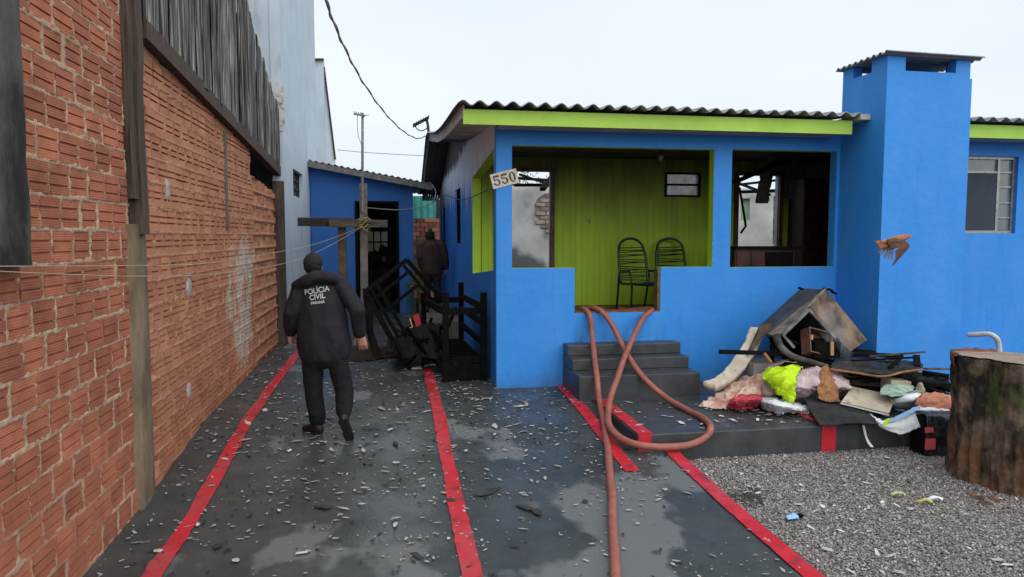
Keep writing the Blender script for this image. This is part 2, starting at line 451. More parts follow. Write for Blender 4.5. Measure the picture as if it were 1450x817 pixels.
# ================================================================== LEFT: brick wall, posts, board gable
WX = -2.06
m_block = mat('terracotta_block', (.44, .155, .085), (.28, .092, .052), scale=5, rough=.88, bump=.15, rand=.2, contrast=(.3, .7))
def ribs(m, freq, strength):
    nt, b, L = parts_of(m)
    geo = nd(nt, 'ShaderNodeNewGeometry'); o = xyz(nt, L, geo.outputs['Position'])
    wv = mth(nt, L, 'SINE', mth(nt, L, 'MULTIPLY', o[2], freq))
    bp = nd(nt, 'ShaderNodeBump'); bp.inputs['Strength'].default_value = strength; bp.inputs['Distance'].default_value = .004; L(wv, bp.inputs['Height'])
    if b.inputs['Normal'].links: L(b.inputs['Normal'].links[0].from_socket, bp.inputs['Normal'])
    L(bp.outputs[0], b.inputs['Normal'])
ribs(m_block, 2 * math.pi / .0155, .22)
m_block2 = mat('orange_terracotta_block', (.50, .225, .125), (.36, .145, .08), scale=4, rough=.9, bump=.2, rand=.16, contrast=(.3, .7))
m_mortar = mat('pale_mortar', (.50, .36, .25), (.33, .21, .14), scale=9, rough=.95, bump=.6, bscale=40)
m_mortar2 = mat('reddish_mortar', (.46, .235, .145), (.32, .145, .085), scale=7, rough=.95, bump=.6, bscale=40)
def damp(nt, L, pos):
    o = xyz(nt, L, pos); n = nzn(nt, L, pos, 1.6, (1, 1, .6))
    return mth(nt, L, 'MULTIPLY', ramp(nt, L, mth(nt, L, 'ADD', mth(nt, L, 'MULTIPLY', o[2], -.55), mth(nt, L, 'MULTIPLY', n, 1.3)), .25, 1.0), .55)
for mm in (m_mortar, m_mortar2): overlay(mm, (.30, .10, .05), damp)
overlay(m_block2, (.27, .085, .042), damp)
def lime(nt, L, pos):
    o = xyz(nt, L, pos); n = nzn(nt, L, pos, 3.2, (1, 1, .45), 8); n2 = nzn(nt, L, pos, 22, (1, 1, .5), 4)
    a = mth(nt, L, 'MULTIPLY', ramp(nt, L, o[1], 8.7, 9.9), ramp(nt, L, o[1], 11.6, 10.6))
    zz = mth(nt, L, 'MULTIPLY', ramp(nt, L, o[2], -.2, .6), ramp(nt, L, o[2], 2.35, 1.7))
    k = mth(nt, L, 'ADD', mth(nt, L, 'MULTIPLY', mth(nt, L, 'MULTIPLY', a, zz), .34), mth(nt, L, 'MULTIPLY', n, .85))
    k = mth(nt, L, 'ADD', k, mth(nt, L, 'MULTIPLY', n2, .2))
    return mth(nt, L, 'MULTIPLY', ramp(nt, L, k, .74, .86), .8)
for mm in (m_block2, m_mortar2): overlay(mm, (.52, .46, .40), lime)

def block_mesh(name, Ln, h, grooves, m, seed, gd=.007):
    r = random.Random(seed); d0 = -.06
    z = [0.0]; prof = [(d0, 0.0), (0, 0.0)]
    for a, b_ in grooves:
        prof += [(0, h * a), (-gd, h * (a + .01)), (-gd, h * (b_ - .01)), (0, h * b_)]
    prof += [(0, h), (d0, h)]
    mb = MB(); n = len(prof); vs = []
    for e, y in enumerate((0, Ln)):
        for (x, zz) in prof:
            vs.append((x + (r.uniform(-.0025, .0025) if x == 0 else 0), y + r.uniform(-.003, .003), zz + r.uniform(-.0015, .0015)))
    fs = [(i, i + 1, n + i + 1, n + i) for i in range(n - 1)]
    fs = [f[::-1] for f in fs]
    fs += [tuple(range(n)), tuple(range(2 * n - 1, n - 1, -1))]
    return mb.add(vs, fs).mesh(name, m)
CH, PW, JT = .208, .283, .019
blocksN = [block_mesh('brick', PW - JT, CH - JT, ((.27, .335), (.635, .70)), m_block, s, gd=.012) for s in range(6)]
def mortar_sheet(y0, y1, z0f, z1f, off0, ch, pw, jt, base, amp, m, parent, step=.02, spill=.012, zr=2.034, lim=None, vo=0):
    ny = int((y1 - y0) / step); nz_ = int((z1f - z0f) / step); rws = []
    for i in range(nz_ + 1):
        z = z0f + (z1f - z0f) * i / nz_; k = math.floor((z - zr) / ch); fz = (z - zr) - k * ch; rr = []
        for j in range(ny + 1):
            y = y0 + (y1 - y0) * j / ny
            fy = (y - off0 - (pw / 2 if k % 2 else 0)) % pw
            dz = min(max(0, fz - jt), ch - fz) if fz > jt else 0; dy = min(max(0, fy - jt), pw - fy) if fy > jt else 0
            di = min(dz, dy + vo) + .012 * N3((y, z, 3), 9)
            nn = N3((y, z, 0), 14) * .6 + N3((y, z, 5), 37) * .5 + N3((y, z, 9), 3) * .5
            dep = -base + amp * nn if di < spill else -.035
            rr.append(V((WX + dep, y, z)))
        rws.append(rr)
    mb = MB().grid(rws)
    if lim: mb.f = [f for f in mb.f if mb.v[f[0]].z < lim(mb.v[f[0]].y)]; mb.m = [0] * len(mb.f)
    return mb.build('mortar', m, parent, smooth=True)

nw = thing('brick_wall', 'wall of dark red hollow clay blocks with pale lumpy mortar, nearest to the viewer', 'wall', (WX, 4.6, -.3))
NZ0 = 2.034 - 12 * CH
cnt = 0
for k in range(-12, 12):
    zb = 2.034 + k * CH + JT
    ph = PW / 2 if k % 2 else 0
    for j in range(-1, 16):
        yb = 2.35 + ph + j * PW + JT
        if yb < 2.3 or yb > 6.03: continue
        if k >= -1 and yb + PW < 4.3: continue           # behind the dark plaster pier
        o = bpy.data.objects.new('brick', blocksN[(j * 3 + k * 5) % 6]); C.objects.link(o); o.parent = nw
        x = WX + rnd.uniform(-.006, .006)
        L_ = PW - JT
        o.location = V((x, yb, zb)) - OFF[nw.name]
        if yb + L_ > 6.06: o.scale = (1, max(.2, (6.06 - yb) / L_), 1)
        o.rotation_euler = (rnd.uniform(-.012, .012), 0, rnd.uniform(-.012, .012)); cnt += 1
mortar_sheet(3.7, 6.08, NZ0 - .05, 2.034 + 12 * CH, 2.35, CH, PW, JT, .001, .014, m_mortar, nw, step=.0115, spill=.011)
MB().box(WX - .22, 2.3, -.45, WX - .045, 6.1, 4.6).build('wall_core', m_mortar, nw)

# far panel: orange blocks, shorter courses, flush mortar
fw = thing('brick_wall', 'long wall of orange clay blocks with white lime stain beside the driveway', 'wall', (WX, 9.5, -.2))
CH2, PW2, JT2 = .215, .262, .018
blocksF = [block_mesh('brick', PW2 - JT2, CH2 - JT2, ((.33, .42), (.60, .69)), m_block2, 40 + s, gd=.022) for s in range(6)]
def toplim(y): return 3.68 - (y - 6.45) * .075
FE = 13.5
cells = []
for k in range(-12, 9):
    zb = 2.03 + k * CH2 + JT2
    for j in range(0, 28):
        yb = 6.42 + (PW2 / 2 if k % 2 else 0) + j * PW2 - PW2 / 2
        if yb + PW2 > FE or yb < 6.3: continue
        lim = toplim(yb) if yb < 11.0 else 2.84 - (yb - 11.1) * .05
        if zb + CH2 - JT2 > lim + .1 or zb < gz(yb) - .3: continue
        cells.append((yb, zb, k, j))
cells.sort(key=lambda c: c[0])
joined = MB()
for i, (yb, zb, k, j) in enumerate(cells):
    me = blocksF[(j * 5 + k * 7) % 6]
    x = WX + rnd.uniform(-.006, .004) - (.03 if yb > 11.1 else 0)
    if i < 300:
        o = bpy.data.objects.new('brick', me); C.objects.link(o); o.parent = fw
        o.location = V((x, yb, zb)) - OFF[fw.name]; o.rotation_euler = (rnd.uniform(-.01, .01), 0, rnd.uniform(-.01, .01))
    else:
        joined.add([V(v.co) + V((x, yb, zb)) for v in me.vertices], [tuple(q.vertices) for q in me.polygons])
joined.build('bricks', m_block2, fw, kind='stuff')
mortar_sheet(6.38, FE, -.5, 3.75, 6.42 - PW2 / 2, CH2, PW2, JT2, -.003, .008, m_mortar2, fw, step=.021, spill=.012, vo=.009, zr=2.03, lim=lambda y: toplim(y) if y < 11.1 else 2.90 - (y - 11.1) * .05)
core = MB(); core.prism([(WX - .2, 6.38, -.5), (WX - .2, FE, -.5), (WX - .2, FE, 2.76), (WX - .2, 11.1, 2.87), (WX - .2, 11.1, toplim(11.1)), (WX - .2, 6.38, toplim(6.38))], (.155, 0, 0)); core.build('wall_core', m_mortar2, fw)
for (x, y, r_) in ((237, 269, .075), (267, 408, .085), (267, 553, .07), (213, 672, .06)):
    c = onx(x, y, WX); mb = MB()
    rows = []
    for i in range(4):
        rr = []
        for j in range(13):
            a = 2 * math.pi * j / 12; q = r_ * i / 3 * (1 + .3 * N3((math.cos(a), math.sin(a), x), 1.2))
            rr.append(V((WX + (.016 if i < 3 else -.01) + .004 * N3((i, j, x), 1), c.y + q * math.cos(a) * .9, c.z + q * math.sin(a) * 1.5)))
        rows.append(rr)
    mb.grid(rows).build('plaster_patch', mat('grey_patch', (.42, .40, .38), (.28, .26, .25), scale=12, rough=.9), fw, smooth=True)
a = onx(335, 190, WX); b_ = onx(335, 330, WX)
MB().box(WX - .03, 9.42, 2.1, WX + .012, 9.53, 3.32).build('concrete_rib', m_concrete, fw)

# pillars and posts
pm = MB(); pts = []
rows = []
for i in range(40):
    z = -.45 + (2.1 + .45) * i / 39; r_ = []
    for (x, y) in ((WX - .1, 5.99), (WX + .04, 6.0), (WX + .045, 6.15), (WX + .035, 6.34), (WX - .1, 6.38)):
        r_.append(V((x + .008 * N3((y, z, 0), 9), y + .012 * N3((x, z, 4), 5), z)))
    rows.append(r_)
pm.grid(rows); pm.build('concrete_pillar', mat('brown_concrete', (.27, .20, .135), (.12, .085, .055), scale=5, rough=.92, bump=.5, stretch=(1, 1, .35)), smooth=True, label='rough brown concrete pillar between the two brick walls', cat='pillar')
m_oldwood = mat('weathered_board', (.55, .52, .49), (.045, .038, .036), scale=6, rough=.9, bump=.8, bscale=18, stretch=(9, 9, .25), rand=.6, contrast=(.48, .70))
m_darkwood = mat('dark_old_wood', (.12, .085, .062), (.022, .017, .014), scale=7, rough=.88, bump=.7, bscale=18, stretch=(5, 5, .35), contrast=(.3, .7))
wp = thing('wooden_post', 'dark weathered wooden post fixed above the concrete pillar', 'post', (WX + .1, 6.2, 2.0))
for (y0, y1, x0, x1, z0) in ((6.04, 6.15, WX - .05, WX + .05, 2.3), (6.155, 6.30, WX - .05, WX + .075, 2.02)):
    rows = []
    mb = MB(); n = 30
    for i in range(n + 1):
        z = z0 + (5.2 - z0) * i / n; wv = .012 * N3((y0, z, 2), 2.2)
        rows.append([V((x0, y0, z)), V((x1 + wv, y0 + wv, z)), V((x1 + wv + .006 * N3((z, 1, 1), 7), (y0 + y1) / 2, z)), V((x1 + wv, y1 + wv, z)), V((x0, y1, z))])
    mb.grid(rows); mb.add([rows[0][i] for i in range(5)], [(4, 3, 2, 1, 0)])
    mb.build('post_plank', m_darkwood, wp)
pier = MB(); rows = []
for i in range(30):
    z = 1.84 + 3.4 * i / 29
    rows.append([V((WX - .1, 3.2, z)), V((WX + .10, 3.2, z)), V((WX + .10 + .008 * N3((z, 2, 1), 6), 4.2, z)), V((WX + .09 + .01 * N3((z, 5, 1), 4), 4.31 + .02 * N3((z, 7, 1), 3), z)), V((WX - .08, 4.43 + .02 * N3((z, 7, 1), 3), z))])
pier.grid(rows); pier.add(rows[0], [(4, 3, 2, 1, 0)])
m_pier = mat('sooty_plaster', (.13, .12, .105), (.018, .016, .015), scale=3.0, rough=.92, bump=.6, bscale=30, stretch=(1, 1, .5), contrast=(.38, .68))
pier.build('plaster_pier', m_pier, label='stained grey plaster pier hanging at the near end of the brick wall', cat='pillar')

bw = thing('board_gable', 'gable of upright weathered grey boards above the orange brick wall', 'board wall', (WX, 9.8, 3.0))
def beamz(y): return 3.745 - (y - 6.45) * .075
def topz(y): return 5.311 - (y - 10.675) * .383
MB().bar((WX + .03, 6.38, beamz(6.38) - .04), (WX + .03, 13.5, beamz(13.5) - .04), .12, .16).build('beam', m_darkwood, bw)
y = 6.40
while y < 14.2:
    wd = rnd.uniform(.10, .17); g_ = rnd.uniform(.0, .014); dx = rnd.choice((0, .018, .036)) + rnd.uniform(-.006, .006)
    if y + wd > 14.3: break
    zb = beamz(y) - rnd.uniform(-.02, .03) if y < 13.5 else beamz(13.5) + .1
    mb = MB(); j1, j2 = rnd.uniform(-.04, .05), rnd.uniform(-.04, .05)
    x0 = WX + .06 + dx
    n = 6; rows = []
    ln = rnd.uniform(-.012, .012)
    for i in range(n + 1):
        f = i / n
        za = zb + (min(topz(y), 7.2) + j1 - zb) * f; zc = zb - .01 + (min(topz(y + wd), 7.2) + j2 - zb) * f
        wv = .005 * N3((y, f * 3, 1), 1.3)
        rows.append([V((x0 - .022, y + ln * f, za)), V((x0 + wv, y + .004 + ln * f, za)), V((x0 + wv, y + wd - .004 + ln * f, zc)), V((x0 - .022, y + wd + ln * f, zc))])
    mb.grid(rows); mb.add(rows[-1], [(0, 1, 2, 3)])
    mb.build('board', m_oldwood, bw)
    y += wd + g_
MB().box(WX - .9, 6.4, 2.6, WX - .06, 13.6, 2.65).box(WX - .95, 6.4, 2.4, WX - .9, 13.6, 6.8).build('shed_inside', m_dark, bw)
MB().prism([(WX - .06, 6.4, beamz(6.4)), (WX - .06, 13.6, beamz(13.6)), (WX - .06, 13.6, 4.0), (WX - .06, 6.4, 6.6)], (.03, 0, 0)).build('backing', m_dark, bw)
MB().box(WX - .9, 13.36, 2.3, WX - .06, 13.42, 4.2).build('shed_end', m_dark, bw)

# ================================================================== LEFT: pale blue building and what lies behind
PX = -1.93
pb = thing('pale_building', 'tall pale blue building with peeling corner next to the board gable', 'building', (PX - 2, 16, 0))
hole = [(14.75, 16.3, 2.82, 3.36)]
def wallgrid(mb, us, vs, holes, fn, th, mats=(0, 1), warp=None):
    """wall in (u, v) with rectangular holes; fn(u, v, d) gives the point, d = depth from the face. mats: face, reveal/back"""
    us = sorted(set(us)); vs = sorted(set(vs))
    def solid(i, j):
        if i < 0 or j < 0 or i >= len(us) - 1 or j >= len(vs) - 1: return False
        cu, cv = (us[i] + us[i + 1]) / 2, (vs[j] + vs[j + 1]) / 2
        return not any(a < cu < b and c < cv < d_ for a, b, c, d_ in holes)
    for i in range(len(us) - 1):
        for j in range(len(vs) - 1):
            if not solid(i, j): continue
            a, b, c, d_ = us[i], us[i + 1], vs[j], vs[j + 1]
            q = lambda u, v, w_: fn(u, v, w_)
            mb.cur = mats[0]; mb.add([q(a, c, 0), q(b, c, 0), q(b, d_, 0), q(a, d_, 0)], [(0, 1, 2, 3)])
            mb.cur = mats[1]; mb.add([q(a, c, th), q(b, c, th), q(b, d_, th), q(a, d_, th)], [(3, 2, 1, 0)])
            for (di, dj, e) in ((-1, 0, (a, c, a, d_)), (1, 0, (b, c, b, d_)), (0, -1, (a, c, b, c)), (0, 1, (a, d_, b, d_))):
                if not solid(i + di, j + dj):
                    edge = (i + di < 0 or j + dj < 0 or i + di >= len(us) - 1 or j + dj >= len(vs) - 1)
                    mb.cur = mats[0] if edge else mats[1]
                    u0, v0, u1, v1 = e
                    mb.add([q(u0, v0, 0), q(u1, v1, 0), q(u1, v1, th), q(u0, v0, th)], [(0, 1, 2, 3)])
    mb.cur = 0
    return mb
m = MB(); wallgrid(m, [13.45, 14.75, 16.3, 19.5], [-.3, 2.82, 3.36, 10], hole, lambda u, v, d_: V((PX - d_, u, v)), .18, (0, 0))
m.build('side_wall', m_palewall, pb)
MB().box(PX - 6, 13.47, -.3, PX - .183, 13.65, 10).build('end_wall', m_palewall, pb)
MB().box(PX - .16, 13.30, -.3, PX + .012, 13.44, 3.0).build('drain_post', m_darkwood, pb)
MB().box(PX - 6, 19.3, -.3, PX - .2, 19.48, 10).build('rear_wall', m_palewall, pb)
f = MB(); f.box(PX - .14, 14.75, 2.82, PX - .12, 16.3, 3.36); f.build('pane', m_glass, pb)
f = MB()
for i in range(5): yy = 14.77 + (1.51) * i / 4; f.bar((PX - .09, yy, 2.82), (PX - .09, yy, 3.36), .03)
for i in range(4): zz = 2.835 + .51 * i / 3; f.bar((PX - .085, 14.75, zz), (PX - .085, 16.3, zz), .03)
f.build('window_grille', m_rust, pb)
pt = MB(); rows = []
c0 = [(384, 112), (401, 122), (404, 150), (403, 185), (390, 186), (378, 150), (372, 118)]
MB().prism([at(x, y, 13.44) for x, y in c0], (0, -.012, 0)).build('peeling_patch', mat('peeled_plaster', (.55, .55, .54), (.16, .15, .14), scale=7, rough=.95, contrast=(.36, .5)), pb)
overlay(m_palewall, (.16, .17, .18), lambda nt, L, pos: mth(nt, L, 'MULTIPLY', ramp(nt, L, nzn(nt, L, pos, 2.2, (1, 1, .3), 8), .63, .72), .4))
bb = thing('far_building', 'pale blue building with slanting side far behind the outbuilding', 'building', (-3, 26, 0))
MB().box(-7, 25, -.3, at(458, 83, 25).x, 25.3, at(458, 83, 25).z).build('wall', m_palewall, bb)
q = at(458, 95, 25.2); q2 = at(474, 226, 25.2)
MB().prism([(q.x, 25.2, q.z), (q.x, 25.2, -.3), (q2.x, 25.2, -.3), (q2.x, 25.2, q2.z)], (0, .3, 0)).build('side_wing', mat('paler_wall', (.62, .69, .76), (.56, .63, .70), rough=.85), bb)
MB().bar(q + V((.02, -.03, 0)), q2 + V((.02, -.03, 0)), .06).bar(at(440, 84, 24.95), at(458.5, 84, 24.95), .09, .05).build('roof_edge', m_rust, bb)

# ================================================================== blue outbuilding at the end of the drive
OY = 17.6
ob = thing('outbuilding', 'low blue outbuilding with sloping tin roof and burnt out doorway', 'building', (-.6, OY, .1))
kx = lambda x: at(x, 300, OY).x
kz = lambda y, x=500: at(x, y, OY).z
dl, dr, dt = kx(506), kx(561), kz(288)
left, right = PX + .02, kx(585)
def roofz(x): return .13 + kz(245, 445) + (kz(266, 585) - kz(245, 445)) * (x - left) / (right - left)
m = MB()
def ofn(u, v, d_): return V((u, OY + d_, roofz(u) if v > 5 else v))
m_blue2 = mat('blue_paint_shaded', (.026, .125, .40), (.022, .11, .35), scale=1.5, rough=.7)  # the house blue again, darkened so the shade sits in the colour
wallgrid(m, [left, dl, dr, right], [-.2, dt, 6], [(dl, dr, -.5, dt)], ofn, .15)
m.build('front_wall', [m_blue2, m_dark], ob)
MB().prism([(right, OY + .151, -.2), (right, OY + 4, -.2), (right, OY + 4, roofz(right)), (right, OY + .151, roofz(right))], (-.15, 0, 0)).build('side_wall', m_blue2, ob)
r0, r1 = V((left, OY - .35, kz(229, 440))), V((kx(612), OY - .35, kz(262, 612)))
dv = r1 - r0
m = MB(); rows = []
for j in range(2):
    rr = []
    for i in range(90):
        p_ = r0 + dv * (i / 89) + V((0, j * 4.6, 0)); p_.z += .018 * math.sin(i * 1.4) + .01; rr.append(p_)
    rows.append(rr)
m.sheet(rows, .012).build('roof', m_eternit, ob)
MB().bar(r0 + V((0, .02, -.085)), r1 + V((0, .02, -.085)), .03, .13).build('fascia', mat('grey_fascia', (.19, .18, .17), (.10, .095, .09), scale=8, rough=.9), ob)
MB().bar((dl - .03, OY - .02, 0), (dl - .03, OY - .02, dt), .06).bar((dr + .03, OY - .02, 0), (dr + .03, OY - .02, dt), .06).bar((dl - .06, OY - .02, dt + .03), (dr + .06, OY - .02, dt + .03), .06).build('door_frame', m_char, ob)
# inside: sooty box with a barred window in the rear wall
ry = OY + 2.6
wl, wr, wt, wb = at(508, 300, ry).x, at(549, 300, ry).x, at(520, 327, ry).z, at(520, 374, ry).z
m = MB(); wallgrid(m, [left - .5, wl, wr, right], [-.2, wb, wt, 3.6], [(wl, wr, wb, wt)], lambda u, v, d_: V((u, ry + d_, v)), .12, (0, 0)); m.build('rear_wall', m_soot, ob)
MB().box(left - .5, OY + .2, 3.05, right - .16, ry, 3.1).build('ceiling', m_soot, ob)
MB().box(left - .5, OY + .16, .1, right - .16, ry, .13).build('floor', m_soot, ob)
fr = MB()
for i in range(5): xx = wl + (wr - wl) * i / 4; fr.bar((xx, ry - .02, wb), (xx, ry - .02, wt), .035)
for i in range(4): zz = wb + (wt - wb) * i / 3; fr.bar((wl, ry - .02, zz), (wr, ry - .02, zz), .035)
win = fr.build('window_grille', m_char, ob)
MB().box(wl, ry + .05, wb, wr, ry + .06, wt).build('pane', mat('tan_pane', (.8, .66, .52), (.7, .55, .42), rough=.2, trans=.95), ob)
MB().box(wl - .6, ry + .5, 0, wr + .1, ry + .6, 2.7).build('yard_wall', mat('tan_wall', (.62, .46, .34), rough=.9), ob)
c = at(533, 380, OY + 1.4)
mb = MB()
for i in range(14): a = at(rnd.uniform(520, 556), rnd.uniform(352, 420), OY + rnd.uniform(.8, 1.8)); mb.ball(a, (rnd.uniform(.08, .2), .12, rnd.uniform(.08, .2)), 7)
mb.box(c.x - .25, OY + 1.0, .13, c.x + .38, OY + 1.7, c.z)
mb.build('charred_rubbish', m_char, label='charred heap inside the outbuilding doorway', cat='rubble')
# brick wall, teal sheet and weeds at the end of the alley
m_oldbrick = mat('old_orange_brick', (.34, .15, .085), (.13, .06, .04), scale=3, rough=.95, bump=.5)
al = thing('alley_wall', 'small orange brick wall closing the alley behind the dark jacket', 'wall', (1.2, 21.5, 0))
MB().box(-.2, 21.6, -.2, 2.2, 21.75, 2.55).build('wall_core', m_mortar2, al)
bmesh1 = MB().box(0, -.05, 0, .215, 0, .12).mesh('brick', mat('alley_brick', (.36, .16, .09), (.16, .07, .045), scale=4, rough=.95, rand=.4))
for k in range(18):
    for j in range(9):
        xx = .15 + j * .235 + (.117 if k % 2 else 0)
        if xx > 1.9: continue
        o = bpy.data.objects.new('brick', bmesh1); C.objects.link(o); o.parent = al; o.location = V((xx, 21.6, .1 + k * .137)) - OFF[al.name]
a = at(597, 291, 22.6); rows = [[V((a.x - .35 + .1 * i, 22.6 + .03 * (i % 2), a.z - .6 + .18 * j)) for i in range(9)] for j in range(6)]
MB().sheet(rows, .01).build('teal_sheet', mat('teal_sheet', (.04, .26, .24), (.03, .19, .18), rough=.6), label='teal sheet standing behind the alley wall', cat='sheet')
MB().box(-6, 27, -.3, 8, 27.2, 2.2).build('boundary_wall', m_oldbrick, label='dull orange wall far behind the outbuilding', cat='wall')
MB().box(-.6, 24.5, -.2, 2.6, 26, 3.25).build('dark_backdrop', mat('dark_backdrop_fill', (.05, .045, .038), (.02, .018, .016), scale=3, rough=.95, stretch=(4, 1, .4)), label='dark shed added behind the alley wall in place of eave shade and tree', cat='backdrop')  # dark block added as a stand-in for eaves, shadow and tree
mb = MB(); lm = mat('weed_leaf', (.10, .17, .03), (.05, .09, .015), scale=12, rough=.6)
for i in range(160):
    p_ = at(590 + rnd.gauss(0, 8), 405 + rnd.uniform(-28, 25), 17.2 + rnd.uniform(-.3, .8)); p_.z = max(p_.z, .15)
    a = V((rnd.gauss(0, 1), rnd.gauss(0, 1), rnd.gauss(.3, 1))).normalized() * rnd.uniform(.05, .11); b_ = a.cross(V((rnd.gauss(0, 1), rnd.gauss(0, 1), 1))).normalized() * .025
    mb.add([p_ - a, p_ + b_, p_ + a, p_ - b_], [(0, 1, 2, 3)])
for i in range(8):
    p_ = at(590 + rnd.gauss(0, 7), 415, 17.3); mb.tube([(p_.x, p_.y, .1), (p_.x + rnd.gauss(0, .05), p_.y, .5), (p_.x + rnd.gauss(0, .1), p_.y, 1.0)], .008, 4)
mb.build('weed', lm, label='green weeds growing in the alley beside the outbuilding', cat='plant')

# ================================================================== MAIN HOUSE
HY, HX = 9.1, 1.336
hs = thing('house', 'bright blue house with lime green trim, open porch and burnt interior', 'house', (4.5, HY, 0))
RZ = [(8.4, 3.575), (8.9, 3.62), (10.4, 3.69), (11.8, 3.775), (13.5, 3.935), (16.5, 4.36), (19.25, 3.5), (21, 2.95)]
def rz(y): return interp(RZ, y)
# front wall with both porch openings, the doorway notch and the window on the right
WIN = (7.62, 9.10, 2.05, 3.17)
FH = [(1.543, 4.33, 1.585, 3.18), (2.39, 3.59, .98, 1.7), (4.59, 6.16, 1.575, 3.19), WIN]
us = [HX, 1.543, 2.39, 3.59, 4.33, 4.59, 6.16]
vs = [-.45, .98, 1.575, 1.585, 1.7, 2.05, 3.17, 3.18, 3.19, 3.42]
m_front = mat('front_blue', (.034, .255, .72), (.028, .23, .67), scale=1.3, rough=.62, bump=.35, bdist=.02, bscale=9, contrast=(.2, .8))
overlay(m_front, (.03, .05, .09), lambda nt, L, pos: (lambda o: mth(nt, L, 'MULTIPLY', mth(nt, L, 'MULTIPLY', mth(nt, L, 'MULTIPLY', ramp(nt, L, o[0], 2.3, 2.5), ramp(nt, L, o[0], 3.75, 3.5)), ramp(nt, L, o[2], .99, .55)), mth(nt, L, 'MULTIPLY', ramp(nt, L, nzn(nt, L, pos, 9, (1, 1, .12)), .5, .68), .7)))(xyz(nt, L, pos)))
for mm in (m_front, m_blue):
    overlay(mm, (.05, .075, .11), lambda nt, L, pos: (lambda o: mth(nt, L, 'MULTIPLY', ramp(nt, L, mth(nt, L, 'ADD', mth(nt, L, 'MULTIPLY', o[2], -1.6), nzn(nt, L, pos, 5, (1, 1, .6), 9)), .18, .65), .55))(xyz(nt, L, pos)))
    overlay(mm, (.09, .30, .70), lambda nt, L, pos: mth(nt, L, 'MULTIPLY', ramp(nt, L, nzn(nt, L, pos, 2.2, (1, 1, .5), 9), .45, .72), .35))
    overlay(mm, (.02, .15, .50), lambda nt, L, pos: mth(nt, L, 'MULTIPLY', ramp(nt, L, nzn(nt, L, pos, 7, (1, 1, .10), 6), .58, .74), .3))
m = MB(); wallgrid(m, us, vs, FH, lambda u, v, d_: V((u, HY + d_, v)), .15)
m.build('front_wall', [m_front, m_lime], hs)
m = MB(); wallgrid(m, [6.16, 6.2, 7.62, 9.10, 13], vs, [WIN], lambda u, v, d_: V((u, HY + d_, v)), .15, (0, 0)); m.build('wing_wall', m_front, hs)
# left side wall, its porch opening leaning a little, two windows further back
m_side = mat('side_blue', (.024, .20, .66), (.018, .16, .56), scale=1.4, rough=.65, bump=.15, contrast=(.25, .75))
def soot_top(nt, L, pos):
    o = xyz(nt, L, pos); n = nzn(nt, L, pos, 6, (1, 1.0, .10), 7)
    hgt = mth(nt, L, 'ADD', o[2], mth(nt, L, 'MULTIPLY', o[1], .0))
    k = mth(nt, L, 'ADD', ramp(nt, L, hgt, 2.3, 3.7), mth(nt, L, 'MULTIPLY', mth(nt, L, 'SUBTRACT', n, .5), 1.5))
    return mth(nt, L, 'MULTIPLY', ramp(nt, L, k, .25, .6), .9)
overlay(m_side, (.74, .77, .84), soot_top)       # heat-bleached, flaking paint under the roof
overlay(m_side, (.02, .02, .024), lambda nt, L, pos: (lambda o: ramp(nt, L, mth(nt, L, 'ADD', mth(nt, L, 'ADD', ramp(nt, L, o[2], 3.0, 3.9), mth(nt, L, 'MULTIPLY', nzn(nt, L, pos, 3, (1, 1, .4)), .5)), mth(nt, L, 'MULTIPLY', ramp(nt, L, o[1], 10.5, 15), .5)), 1.18, 1.36))(xyz(nt, L, pos)))
def sfn(u, v, d_):
    t = max(0, min(1, (u - 9.33) / 2.5))
    z = v
    if v > 3.5: z = rz(u) - .06
    elif 1.5 < v < 1.6 or 3.1 < v < 3.17: z = v - .17 * t
    return V((HX + d_, u, z))
us = [HY + .151, 9.34, 10.4, 11.85, 12.6]; us2 = [12.6, 13.95, 15.05, 16.5, 18.1, 19.0, 20.2]
vs = [-.4, 1.55, 1.7, 1.86, 2.75, 2.97, 3.15, 3.6]
m = MB(); wallgrid(m, us, vs, [(9.34, 11.85, 1.55, 3.15), (13.95, 15.05, 1.86, 2.97), (18.1, 19.0, 1.7, 2.75)], sfn, .15)
m.build('side_wall', [m_side, m_lime], hs)
m = MB(); wallgrid(m, us2, vs, [(13.95, 15.05, 1.86, 2.97), (18.1, 19.0, 1.7, 2.75)], sfn, .15, (0, 0)); m.build('side_wall', m_side, hs)
MB().prism([(HX + .002, HY + .15, 3.422), (HX + .002, HY - .0, 3.422), (HX + .002, HY, rz(HY) - .06), (HX + .002, HY + .15, rz(HY) - .06)], (.146, 0, 0)).build('gable_infill', m_side, hs)
for (y0, y1, z0, z1) in ((13.95, 15.05, 1.86, 2.97), (18.1, 19.0, 1.7, 2.75)):
    MB().box(HX + .09, y0, z0, HX + .1, y1, z1).build('pane', m_glass, hs)
    f = MB()
    for i in range(4): yy = y0 + (y1 - y0) * i / 3; f.bar((HX + .05, yy, z0), (HX + .05, yy, z1), .035)
    for i in range(5): zz = z0 + (z1 - z0) * i / 4; f.bar((HX + .05, y0, zz), (HX + .05, y1, zz), .03)
    f.build('window_frame', m_char, hs)
